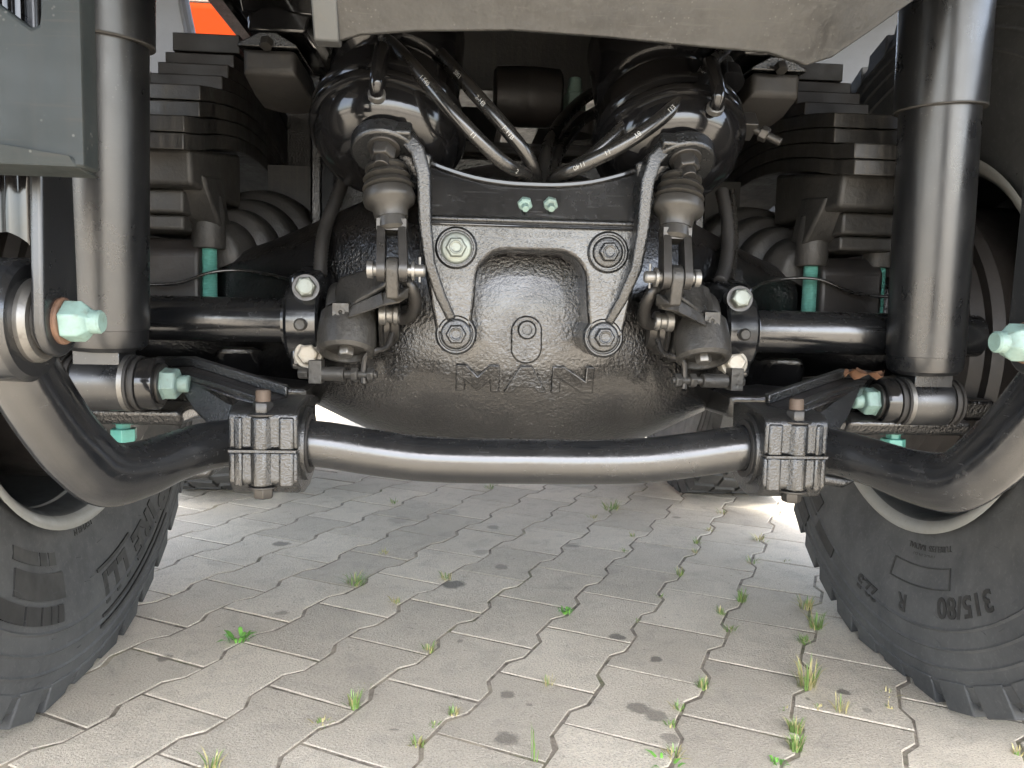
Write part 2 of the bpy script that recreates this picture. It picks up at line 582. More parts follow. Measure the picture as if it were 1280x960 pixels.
def spline(pts, sub=6):
    P = [Vector(p) for p in pts]
    if sub <= 1 or len(P) < 3:
        if sub > 1:
            n = sub * 3
            return [P[0].lerp(P[1], i / n) for i in range(n + 1)]
        return P
    out = []
    Q = [P[0] * 2 - P[1]] + P + [P[-1] * 2 - P[-2]]
    for i in range(1, len(Q) - 2):
        a, b, c, d = Q[i - 1], Q[i], Q[i + 1], Q[i + 2]
        for k in range(sub):
            t = k / sub
            out.append(0.5 * ((2 * b) + (c - a) * t + (2 * a - 5 * b + 4 * c - d) * t * t + (3 * b - a - 3 * c + d) * t ** 3))
    out.append(P[-1])
    return out


def thing(name, label, cat, loc, group=None):
    o = bpy.data.objects.new(name, None)
    COL.objects.link(o)
    o.location = loc
    o.empty_display_size = 0.05
    return tag(o, label, cat, group)


def tag(o, label, cat, group=None):
    o['label'] = label
    o['category'] = cat
    if group:
        o['group'] = group
    return o


def text_geo(body, size, depth, bold=0.0, res=3, spacing=1.0):
    cu = bpy.data.curves.new('lettering', 'FONT')
    cu.body = body
    cu.size = size
    cu.extrude = depth / 2
    cu.offset = bold
    cu.resolution_u = res
    cu.space_character = spacing
    ob = bpy.data.objects.new('lettering', cu)
    COL.objects.link(ob)
    dg = bpy.context.evaluated_depsgraph_get()
    me = bpy.data.meshes.new_from_object(ob.evaluated_get(dg))
    vs = [v.co.copy() for v in me.vertices]
    fs = [list(p.vertices) for p in me.polygons]
    bpy.data.objects.remove(ob)
    bpy.data.curves.remove(cu)
    bpy.data.meshes.remove(me)
    return vs, fs


# ================================================================== PAVEMENT
TH, U0, V0, PW, PL, AMP = -0.4215, -0.1852, 1.4761, 0.1443, 0.2, 0.0085


def lat(u, v):
    a, b = u * PW, -v * PL
    x = U0 + a * math.cos(TH) - b * math.sin(TH)
    y = V0 + a * math.sin(TH) + b * math.cos(TH)
    q = Zr @ Vector((x, y, 0))
    return Vector((q.x + CAM_X, q.y, 0))


def paver_mesh(name, gap, jit):
    rnd = random.Random(jit)
    ts = [-.5, -.33, -.19, .19, .33, .5]
    hw = [PW / 2 + AMP, PW / 2 + AMP, PW / 2 - AMP, PW / 2 - AMP, PW / 2 + AMP, PW / 2 + AMP]
    out = []
    for t, h in zip(ts, hw):
        out.append([h - gap, t * PL + (gap if t == -.5 else -gap if t == .5 else 0)])
    out += [[-x, y] for x, y in out[::-1]]
    j = [[rnd.uniform(-.0012, .0012), rnd.uniform(-.0012, .0012)] for _ in out]

    def ring(ins, z):
        return [Vector((x + a - math.copysign(ins, x), y + b - (math.copysign(ins, y) if abs(y) > .4 * PL else 0), z)) for (x, y), (a, b) in zip(out, j)]
    vs = ring(-.0004, -.03) + ring(0, -.006) + ring(.0004, -.0012) + ring(.0016, 0.0)
    n = len(out)
    fs = [[r * n + k, r * n + (k + 1) % n, (r + 1) * n + (k + 1) % n, (r + 1) * n + k] for r in range(3) for k in range(n)]
    # top as quads: pair the two sides
    o = 3 * n
    fs += [[o + k, o + k + 1, o + n - 2 - k, o + n - 1 - k] for k in range(5)]
    me = bpy.data.meshes.new(name)
    me.from_pydata([tuple(v) for v in vs], [], fs)
    bm = bmesh.new()
    bm.from_mesh(me)
    bmesh.ops.recalc_face_normals(bm, faces=bm.faces)
    bm.to_mesh(me)
    bm.free()
    for p in me.polygons:
        p.use_smooth = True
    me.set_sharp_from_angle(angle=R(12))
    me.materials.append(M_conc)
    return me


gm = MB()
gm.add([(-200, -200, -.012), (200, -200, -.012), (200, 200, -.012), (-200, 200, -.012)], [[0, 1, 2, 3]])
M_ground = concrete('ground_concrete')
ground = gm.build('ground', M_ground)
ground['kind'] = 'structure'
pv = MB()
pv.add([(-6, -4, -.0011), (6, -4, -.0011), (6, 9, -.0011), (-6, 9, -.0011)], [[0, 1, 2, 3]])
pave = pv.build('pavement', M_joint)
pave['kind'] = 'structure'
pmeshes = [paver_mesh('paver', 0.0021, k) for k in range(6)]
cells = []
uv_dir = lat(1, 0) - lat(0, 0)
ang_z = math.atan2(uv_dir.y, uv_dir.x)
for u in range(-30, 36):
    for v in range(-26, 34):
        c = lat(u + .5, v + .5 + (0.5 if u % 2 else 0.0))
        if not (-3.4 < c.x < 3.4 and -2.4 < c.y < 6.8):
            continue
        q = prj(c)
        vis = q is not None and -60 < q[0] < 1340 and 500 < q[1] < 1040
        area = (FPX / q[2]) ** 2 * c_o.z / q[2] if vis else 0
        cells.append((area, c))
cells.sort(key=lambda t: -t[0])
rest = MB()
rnd = random.Random(3)
proto = {}
for i, (area, c) in enumerate(cells):
    tilt = Quaternion((rnd.uniform(-1, 1), rnd.uniform(-1, 1), 0), rnd.uniform(0, .0045))
    rot = (Quaternion((0, 0, 1), ang_z + rnd.uniform(-.006, .006)) @ tilt)
    z = rnd.uniform(-.0001, .0010)
    if i < 298 and area > 0:
        k = rnd.randrange(6)
        if k not in proto:
            o = bpy.data.objects.new('paver', pmeshes[k])
            proto[k] = o
        else:
            o = proto[k].copy()
        COL.objects.link(o)
        o.parent = pave
        o.location = (c.x, c.y, z)
        o.rotation_mode = 'QUATERNION'
        o.rotation_quaternion = rot
    else:
        me = pmeshes[rnd.randrange(6)]
        Mx = Matrix.Translation((c.x, c.y, z)) @ rot.to_matrix().to_4x4()
        rest.add([Mx @ v.co for v in me.vertices], [list(p.vertices) for p in me.polygons])
rest.build('paver_field', M_conc, pave, kind='stuff', ang=12)


# ================================================================== WHEELS
WY, WZ = 1.18, 0.53


def sidewall_x(r):
    rs = [.266, .28, .295, .32, .345, .38, .42, .46, .49, .51, .525, .532]
    xs = [.668, .656, .651, .647, .641, .633, .629, .6285, .6315, .635, .641, .652]
    return float(np.interp(r, rs, xs))


def make_wheel(s, yc, label, letters, detail=True):
    t = thing('wheel', label, 'wheel', (s * .81, yc, 0), 'rear wheels of the truck')
    XC = .7875

    def P(x, r, a):
        p = Vector((s * x, yc + r * math.cos(a), WZ + r * math.sin(a)))
        if p.z < .0005:
            p.z = .0005 + (p.z - .0005) * .02
        return p
    # tyre
    prof = []
    rr = [.266, .274, .282, .29, .30, .31, .32, .335, .345, .36, .38, .40, .415, .428, .431, .434, .444, .455, .458, .461, .47, .481, .484, .487, .496, .503, .506, .509, .515, .520, .525, .532]
    ridge = {.431: .003, .458: .0026, .484: .0026, .506: .0022, .29: .0016, .335: .0012}
    for r in rr:
        prof.append((sidewall_x(r) - ridge.get(r, 0), r))
    prof += [(.68, .5345), (.74, .537)]
    full = prof + [(2 * XC - x, r) for x, r in prof[::-1]]
    seg = 132
    mb = MB()
    vs = [P(x, r, 2 * math.pi * k / seg) for x, r in full for k in range(seg)]
    n = len(full)
    fs = [[i * seg + k, i * seg + (k + 1) % seg, (i + 1) * seg + (k + 1) % seg, (i + 1) * seg + k] for i in range(n - 1) for k in range(seg)]
    mb.add(vs, fs)
    tyre = mb.build('tyre', M_tyre, t, ang=24)
    # tread lugs
    lug = MB()
    NL = 40
    for k in range(NL):
        a0 = 2 * math.pi * k / NL

        def block(x0, x1, da, wa, skew=0.0, r0=.515, r1=.5455, sh=0.0):
            pts = []
            for (x, sk) in ((x0, -skew), (x1, skew)):
                for (r, kk) in ((r0, 1.0), (r1, .86)):
                    for sg in (-1, 1):
                        xx = x
                        if sh and x == x0 and r == r1:
                            xx = x + sh
                        pts.append(P(xx, r, a0 + da + sk + sg * wa * kk))
            lug.add(pts, [[0, 1, 3, 2], [4, 6, 7, 5], [0, 2, 6, 4], [1, 5, 7, 3], [2, 3, 7, 6], [0, 4, 5, 1]])
        wa = math.pi / NL
        block(.631, .705, 0, wa * .80, .01, .502, .5455, .010)
        block(.715, .78, wa * .9, wa * .78, .012, .525)
        block(.792, .86, wa * .2, wa * .78, -.012, .525)
        block(2 * XC - .631, .87, wa, wa * .80, .01, .502, .5455, -.010)
        if detail:
            # small stone-ejector bars in the grooves and knife cuts on the shoulder
            for q in range(3):
                xx = .650 + q * .016
                b0 = [P(xx, .525, a0 + wa - wa * .2), P(xx + .007, .525, a0 + wa - wa * .2), P(xx + .007, .537, a0 + wa - wa * .2), P(xx, .537, a0 + wa - wa * .2)]
                b1 = [P(xx, .525, a0 + wa + wa * .2), P(xx + .007, .525, a0 + wa + wa * .2), P(xx + .007, .537, a0 + wa + wa * .2), P(xx, .537, a0 + wa + wa * .2)]
                lug.add(b0 + b1, [[0, 1, 2, 3], [7, 6, 5, 4], [0, 4, 5, 1], [2, 6, 7, 3], [0, 3, 7, 4], [1, 5, 6, 2]])
    lug.build('tread', M_tyre, tyre, bevel=.0025 if detail else 0, ang=30)
    # rubber hairs
    if detail:
        hair = MB()
        rn = random.Random(int(10 + s))
        for _ in range(170):
            r = rn.choice([.30, .342, .38, .415, .44, .452, .464, .47, .49, .497, .512])
            a = rn.uniform(0, 2 * math.pi)
            p = P(sidewall_x(r) - .0004, r, a)
            l = rn.uniform(.004, .011)
            da = rn.uniform(-.9, .9)
            e = P(sidewall_x(r) - .0035, r + l * math.sin(da), a + l * math.cos(da) / r)
            hair.cyl(p, e, .0005, .0003, 4)
        hair.build('rubber_hair', M_tyre, tyre, kind='stuff')
    # lettering: text laid round the sidewall, tops towards the tread
    def arc_text(body, r0, size, a_c, depth=.0022, bold=0.0, dirn=1, spacing=1.0, stretch=1.0):
        vs, fs = text_geo(body, size, depth, bold, 3, spacing)
        wdt = max(v.x for v in vs)
        out = []
        for v in vs:
            r = r0 + v.y
            a = a_c + dirn * (v.x - wdt / 2) * stretch / r0
            out.append(P(sidewall_x(r) - v.z - .0003, r, a))
        MB().add(out, fs).build('raised_lettering', M_tyrelet, tyre, ang=20, kind='stuff' if size < .02 else None)
    for args in letters:
        if args[0] == 'bar':
            _, r0, r1, a0, a1, h = args
            nn = max(2, int(abs(a1 - a0) / .05))
            vs, fs = [], []
            for k in range(nn + 1):
                a = a0 + (a1 - a0) * k / nn
                for (r, z) in ((r0, -.001), (r0, h), (r1, h), (r1, -.001)):
                    vs.append(P(sidewall_x(r) - z, r, a))
            for k in range(nn):
                for c in range(3):
                    fs.append([k * 4 + c, k * 4 + c + 1, k * 4 + 5 + c, k * 4 + 4 + c])
            fs += [[0, 1, 2, 3], [nn * 4 + 3, nn * 4 + 2, nn * 4 + 1, nn * 4]]
            MB().add(vs, fs).build('raised_bar', M_tyrelet, tyre, ang=20)
        else:
            arc_text(*args)
    # rim
    rm = MB()
    ro = [(.690, .262), (.660, .274), (.645, .282), (.638, .2905), (.635, .2935), (.6335, .2905), (.634, .2855), (.639, .278), (.645, .274)]
    seg = 96
    vs = [P(x, r, 2 * math.pi * k / seg) for x, r in ro for k in range(seg)]
    rm.add(vs, [[i * seg + k, i * seg + (k + 1) % seg, (i + 1) * seg + (k + 1) % seg, (i + 1) * seg + k] for i in range(len(ro) - 1) for k in range(seg)])
    rim = rm.build('rim', M_rim, t, ang=40)
    rb = MB()
    rmv = [(.6445, .2742), (.652, .268), (.70, .262), (.78, .257), (.825, .254), (.84, .235), (.842, .10), (.88, .09)]
    vs = [P(x, r, 2 * math.pi * k / seg) for x, r in rmv for k in range(seg)]
    rb.add(vs, [[i * seg + k, i * seg + (k + 1) % seg, (i + 1) * seg + (k + 1) % seg, (i + 1) * seg + k] for i in range(len(rmv) - 1) for k in range(seg)])
    rb.build('rim_barrel', M_rimin, rim)
    dr = MB()
    dr.lathe((s * .58, yc, WZ), (s, 0, 0), [(0, .09), (.0, .19), (.012, .205), (.03, .208), (.03, .222), (.045, .226), (.06, .218), (.24, .214), (.255, .1)], 72)
    dr.build('brake_drum', M_brown, t, ang=30)
    return t


def deg(a):
    return math.radians(a)


# angles on the wheel: 0 = forward, -90 = down, 180 = towards the camera
left_letters = [('IRE', .392, .066, deg(-60.5), .003, .003, -1, 1.1), ('P', .392, .082, deg(-48.5), .003, .004, -1, 1.0, 1.0), ('LLI', .392, .066, deg(-77.5), .0012, .003, -1, 1.1),
                ('bar', .450, .4545, deg(-42), deg(-86), .0025), ('bar', .464, .469, deg(-50), deg(-87), .0025), ('bar', .376, .381, deg(-68), deg(-86), .0025),
                ('bar', .352, .388, deg(-101), deg(-121), .0028), ('bar', .396, .420, deg(-102), deg(-104), .003), ('bar', .396, .420, deg(-104.6), deg(-106.6), .003), ('bar', .396, .420, deg(-107.2), deg(-110), .003), ('bar', .396, .420, deg(-110.8), deg(-116), .003), ('bar', .396, .420, deg(-117), deg(-126), .003),
                ('bar', .324, .342, deg(-103), deg(-106), .002), ('bar', .324, .342, deg(-107), deg(-110), .002), ('bar', .324, .342, deg(-111), deg(-122), .002), ('152/148 M', .303, .013, deg(-86), .0012, 0, -1)]
right_letters = [('22.5', .414, .036, deg(-80.5), .0024, .0008, 1), ('R', .395, .038, deg(-94.5), .0024, .0006, 1), ('315/80', .386, .042, deg(-116.5), .0024, .001, 1, 1.05),
                 ('bar', .462, .50, deg(-36), deg(-50), .0025), ('bar', .43, .456, deg(-54), deg(-64), .0022), ('bar', .40, .44, deg(-40), deg(-52), .002), ('bar', .344, .346, deg(-88), deg(-112), .0014), ('bar', .374, .376, deg(-88), deg(-112), .0014),
                 ('bar', .346, .374, deg(-88), deg(-88.5), .0014), ('bar', .346, .374, deg(-111.5), deg(-112), .0014), ('TUBELESS  RADIAL', .312, .013, deg(-102), .0012, 0, 1), ('MADE IN EU', .326, .010, deg(-100), .001, 0, 1)]
make_wheel(-1, WY, 'big dusty tyre at left with raised bold lettering and blocks on its sidewall', left_letters)
make_wheel(1, WY, 'big dark tyre at right with its size in upside-down figures on the sidewall', right_letters)
make_wheel(-1, 2.54, 'further left tyre on the axle ahead, mostly hidden behind the left bar clamp', [], False)
make_wheel(1, 2.54, 'further right tyre on the axle ahead, below the right end of the bar', [], False)

# ================================================================== DRIVE AXLE
AYC, AZC = 1.2, 0.558
kx = [0, .05, .10, .15, .19, .22, .26, .30, .34, .38, .45, .66]
krz = [.226, .221, .208, .19, .172, .158, .139, .121, .105, .092, .080, .076]
kry = [.272, .27, .264, .25, .231, .213, .188, .162, .138, .116, .092, .084]
gx = np.linspace(0, .66, 200)
ker = np.exp(-np.linspace(-2, 2, 21) ** 2)
ker /= ker.sum()


def sm(k):
    a = np.interp(np.abs(np.linspace(-.66, .66, 399)), kx, k)
    return np.convolve(np.pad(a, 10, mode='edge'), ker, mode='valid')


GX, GRZ, GRY = np.linspace(-.66, .66, 399), sm(krz), sm(kry)
NEXP = 2.35


def nexp(x):
    return float(np.interp(abs(x), [.12, .30], [NEXP, 4.2]))




def axle_front(x, z):
    rz, ry = float(np.interp(x, GX, GRZ)), float(np.interp(x, GX, GRY))
    q = min(1.0, abs((z - AZC) / rz))
    return AYC - ry * (1 - q ** nexp(x)) ** (1 / nexp(x))


axle = thing('drive_axle', 'glossy black cast drive axle with three raised letters on its round housing', 'axle', (0, 1.2, .36))
mb = MB()
nx, na = 97, 96
vs = []
for i in range(nx):
    x = -.64 + 1.28 * i / (nx - 1)
    rz, ry = float(np.interp(x, GX, GRZ)), float(np.interp(x, GX, GRY))
    for k in range(na):
        a = 2 * math.pi * k / na
        c, s_ = math.cos(a), math.sin(a)
        vs.append((x, AYC - ry * math.copysign(abs(c) ** (2 / nexp(x)), c), AZC + rz * math.copysign(abs(s_) ** (2 / nexp(x)), s_)))
fs = [[i * na + k, i * na + (k + 1) % na, (i + 1) * na + (k + 1) % na, (i + 1) * na + k] for i in range(nx - 1) for k in range(na)]
fs += [list(range(na)), [(nx - 1) * na + k for k in range(na)]]
mb.add(vs, fs)
housing = mb.build('housing', M_cast, axle, ang=60)


def emboss(mbx, poly, h=.004):
    """raise a polygon given in (x, z) off the housing"""
    n = len(poly)
    fr = [Vector((x, axle_front(x, z) - h, z)) for x, z in poly]
    bk = [Vector((x, axle_front(x, z) + .006, z)) for x, z in poly]
    mbx.add(fr + bk, [list(range(n))] + [[i, (i + 1) % n, (i + 1) % n + n, i + n] for i in range(n)])


# the three raised letters, cut as wide block capitals
LX0, LX1, LZ0, LZ1 = -.083, .086, .469, .502


def letter_polys(w, h, which):
    if which == 'M':
        return [[(0, 0), (.2, 0), (.2, .45), (.5, 0.02), (.8, .45), (.8, 0), (1, 0), (1, 1), (.76, 1), (.5, .58), (.24, 1), (0, 1)]]
    if which == 'A':
        return [[(0, 0), (.2, 0), (.29, .2), (.71, .2), (.8, 0), (1, 0), (.64, 1), (.36, 1)]]
    return [[(0, 0), (.2, 0), (.2, .55), (.72, 0), (1, 0), (1, 1), (.8, 1), (.8, .45), (.28, 1), (0, 1)]]


lw, gap = .0525, .006
for i, ch in enumerate('MAN'):
    mb = MB()
    x0 = LX0 + i * (lw + gap)
    for poly in letter_polys(1, 1, ch):
        emboss(mb, [(x0 + px * lw, LZ0 + pz * (LZ1 - LZ0)) for px, pz in poly], .0055)
    if ch == 'A':
        pass
    mb.build('raised_letter', M_cast, axle, bevel=.0012, ang=40)
# drain plug on its oval pad
pad = MB()
pc = sym((661, 425), None, .9)
pcx, pcz = .001, .538
poly = []
for k in range(24):
    a = 2 * math.pi * k / 24
    poly.append((pcx + .019 * math.cos(a), pcz - .004 + .019 * math.sin(a) + (.010 if math.sin(a) > 0 else -.010)))
emboss(pad, poly, .004)
pad.build('plug_pad', M_cast, axle, bevel=.002, ang=50)
groove = MB()
ring = [(pcx + .0215 * math.cos(2 * math.pi * k / 32), pcz - .004 + .0215 * math.sin(2 * math.pi * k / 32) + (.010 if math.sin(2 * math.pi * k / 32) > 0 else -.010)) for k in range(32)]
plug = MB()
py_ = axle_front(pcx, pcz) - .004
plug.lathe((pcx, py_ + .004, pcz + .008), (0, -1, 0), [(0, .0115), (.006, .0115), (.0085, .0095), (.0085, .0062), (.003, .0060), (.003, .0)], 24)
plug.lathe((pcx, py_, pcz + .008), (0, -1, 0), [(0, .0055), (.001, .0055)], 6)
plug.build('drain_plug', M_castfine, axle, ang=30)

# camshaft tubes running out to the wheels
for s in (-1, 1):
    c = sym((270, 397), (1035, 418), .98)
    mb = MB()
    mb.lathe((s * .285, .98, c.z), (s, 0, 0), [(0, .0275), (.315, .0275)], 40)
    mb.build('camshaft_tube', M_bar, axle)
    # cast lump and web below the tube, spring seat box behind the studs
    mb = MB()
    mb.hull([(s * .40, 1.10, .50), (s * .335, 1.12, .50), (s * .40, 1.03, .515), (s * .345, 1.04, .515), (s * .41, 1.1, .44), (s * .34, 1.12, .46), (s * .4, 1.06, .455)])
    mb.build('cast_lump', M_cast, axle, bevel=.012, seg=3)
    mb = MB()
    mb.hull([(s * x, y, z) for x in (.425, .515) for (y, z) in ((1.075, .655), (1.06, .635), (1.06, .565), (1.085, .54), (1.3, .655), (1.3, .54))])
    mb.build('spring_seat', M_brown, axle, bevel=.006, seg=3)
    mb = MB()
    mb.hull([(s * x, y, z) for x in (.265, .62) for (y, z) in ((.955, .468), (.965, .438), (1.2, .432), (1.2, .475))])
    mb.build('lower_web', M_cast, axle, bevel=.006)

# ---- the bracket bolted to the housing
BY = .88
brk = MB()


def bp(px, py, Y):
    return at(px, py, Y)


# symmetric outline in (x, z)
web_half = [(0, .7085), (.04, .7105), (.08, .719), (.115, .731), (.128, .737), (.128, .60), (.115, .565), (.105, .545), (.0, .60)]


def both(half):
    return [(x, z) for x, z in half] + [(-x, z) for x, z in half[::-1] if x > 1e-6]


def extr(mbx, poly, y0, y1):
    mbx.prism([(x, y0, z) for x, z in poly], (0, y1 - y0, 0))


web = MB()
# upper smooth web leaning back, three convex strips
for sgn in (-1, 1):
    q = [(0, .7085), (.03, .7092), (.065, .7138), (.10, .7235), (.124, .733), (.124, .66), (0, .66)]
    pts = [(sgn * x, .862 + (z - .66) * .30, z) for x, z in q]
    web.prism(pts, (0, .014, 0))
bracket = web.build('bracket_web', M_bar, axle, bevel=.002, ang=40)
rimb = MB()
edge = [(-.124, .733), (-.10, .7235), (-.065, .7138), (-.03, .7092), (0, .7085), (.03, .7092), (.065, .7138), (.10, .7235), (.124, .733)]
P = [Vector((v.x, .862 + (v.y - .66) * .30 + .006, v.y)) for v in spline([Vector((x, z, 0)) for x, z in edge], 3)]
rimb.strip(P, (0, .011, 0), (0, 0, .003))
rimb.build('web_rim', M_gloss, bracket, bevel=.0015)
fl = MB()
# lower flange: U-shaped casting with two legs
outer = [(-.128, .672), (.128, .672), (.127, .64), (.117, .60), (.104, .556), (.104, .54)]
arch = []
for k in range(9):
    a = math.pi / 2 * k / 8
    arch.append((.028 + .034 * math.sin(a), .601 + .034 * math.cos(a)))
U = [(-.126, .672), (.126, .672), (.126, .64), (.116, .60), (.104, .54), (.072, .54)]
right_in = [(.064, .575)] + arch[::-1]
poly = [(.126, .672), (.126, .635), (.117, .60), (.105, .54), (.068, .54)] + [(.0635, .575)] + arch[::-1]
poly = poly + [(-x, z) for x, z in poly[::-1]]
extr(fl, poly, .868, .94)
flo = fl.build('bracket_flange', M_cast, axle, bevel=.004, ang=40)
ledge = MB()
ledge.hull([(sx * .127, y, z) for sx in (-1, 1) for (y, z) in ((.862, .664), (.860, .668), (.872, .675), (.889, .677), (.889, .66))])
ledge.build('flange_ledge', M_castfine, flo, bevel=.002)
# raised casting mark on the flange
mk = MB()
for body, x0, z0, sz in (('F 42', -.066, .6515, .0095), ('81.50410-6030.3', -.020, .6505, .0095), ('CO/AXO', -.018, .640, .0095)):
    vs, fs = text_geo(body, sz, .0018, .0002, 2, 1.0)
    mk.add([Vector((x0 + v.x, .8675 - v.z, z0 + v.y)) for v in vs], fs)
dz = [Vector((-.033 + .0085 * a, .8678, .6545 + .0055 * b)) for a, b in ((1, 0), (0, 1), (-1, 0), (0, -1))]
di = [Vector((-.033 + .005 * a, .8678, .6545 + .003 * b)) for a, b in ((1, 0), (0, 1), (-1, 0), (0, -1))]
for k in range(4):
    l = (k + 1) % 4
    mk.prism([dz[k], dz[l], di[l], di[k]], (0, -.0012, 0))
mk.build('casting_mark', M_cast, flo)
for sx in (-1, 1):
    for (L_, R_, yy, teal) in (((573, 310), (762, 316), .868, sx < 0), ((571, 418), (755, 421), .872, False)):
        c = sym(L_, R_, .87)
        hi = L_[1] < 400
        mb = MB()
        mb.lathe((sx * c.x, .955, c.z), (0, -1, 0), [(0, .0235), (.955 - yy + .001, .0235), (.955 - yy + .004, .021), (.955 - yy + .004, .0195), (.955 - yy + (-.002 if hi else .002), .0185), (.955 - yy + (-.002 if hi else .002), .005)], 36)
        boss = mb.build('bolt_boss', M_castfine, axle, ang=30)
        mb = MB()
        y0 = yy + (.0 if hi else -.003)
        mb.lathe((sx * c.x, y0 + .003, c.z), (0, -1, 0), [(0, .0175), (.004, .0175), (.006, .0155), (.007, .0115)], 30)
        mb.hexa((sx * c.x, y0 - .002, c.z), (0, -1, 0), .011, .0205, rot=.3)
        mb.lathe((sx * c.x, y0 - .012, c.z), (0, -1, 0), [(0, .0075), (.002, .0075), (.0022, .006), (.0012, .005), (.0012, .0)], 18)
        mb.build('flange_bolt', M_bolt if (teal and hi) else M_castfine, boss, bevel=.0007, ang=30)
    # side flanges with a bright rounded edge, from the ear down to the leg
    ear = sym((497, 205), (868, 212), .84)
    pts = [(sx * (ear.x - .002), .846, .752), (sx * .140, .842, .748), (sx * .127, .838, .734), (sx * .1205, .838, .71), (sx * .1185, .842, .66), (sx * .1135, .846, .617), (sx * .101, .856, .583), (sx * .088, .866, .556)]
    P = [Vector(p) for p in pts]
    mb = MB()
    T = [Vector((0, .034, .0)) for _ in P]
    for i in range(len(P)):
        P[i].y += .034
    W = []
    for i in range(len(P)):
        d = (P[min(i + 1, len(P) - 1)] - P[max(i - 1, 0)])
        d.y = 0
        d.normalize()
        W.append(Vector((d.z, 0, -d.x)) * (.0092 - .0045 * i / len(P)))
    T = [Vector((0, .034 * (1 - .55 * i / (len(P) - 1)), 0)) for i in range(len(P))]
    for i in range(len(P)):
        P[i].y += (T[i].y - .034)
    mb.strip(P, W, T)
    mb.build('side_flange', M_castfine, bracket, bevel=.003, seg=3)
# ears that carry the brake chambers: rounded plate, underside seen from the camera
CH_AX = Vector((0, .5, .866)).normalized()


def ch_axis(s):
    return Vector((-.05 * s, .54, .84)).normalized()


ears = {}
for sx in (-1, 1):
    d = ch_axis(sx)
    e = sym((497, 203), (866, 212), .865)
    base = Vector((sx * e.x, .862, e.z + .008))
    mb = MB()
    mb.lathe(base, d, [(-.006, .036), (.012, .038)], 36)
    u = Vector((-sx, 0, 0))
    mb.hull([base + d * h + Vector((sx * a, 0, 0)) + q for h in (-.005, .012) for a in (-.03, .0) for q in (d.cross(Vector((1, 0, 0))) * .03, d.cross(Vector((1, 0, 0))) * -.034)])
    mb.hull([Vector((sx * x, y, z)) for x, y, z in ((.112, .868, .735), (.112, .885, .735), (.118, .868, .70), (.118, .885, .70), (.15, .85, .745), (.165, .87, .748), (.15, .86, .725), (.16, .88, .72))])
    mb.build('chamber_ear', M_castfine, axle, bevel=.003, seg=3)
    ears[sx] = base
# two small teal breather nuts on the web, and the empty drilled hole
for (px, py) in ((656, 258), (688, 258)):
    c = at(px, py - 4, .872)
    mb = MB()
    mb.cyl(c + Vector((0, .02, .004)), c + Vector((0, -.003, 0)), .0065, .0065, 14)
    mb.lathe(c, (0, -.85, -.52), [(0, .0085), (.006, .0085), (.008, .006), (.008, .0045), (.016, .004)], 6)
    mb.build('lock_nut', M_teal, bracket, bevel=.0006)
c = at(716, 255, .874)
mb = MB()
mb.lathe(c + Vector((0, .004, 0)), (0, -1, 0), [(0, .006), (.004, .006), (.005, .0045), (.001, .003)], 16)
mb.build('drilled_boss', M_castfine, bracket)

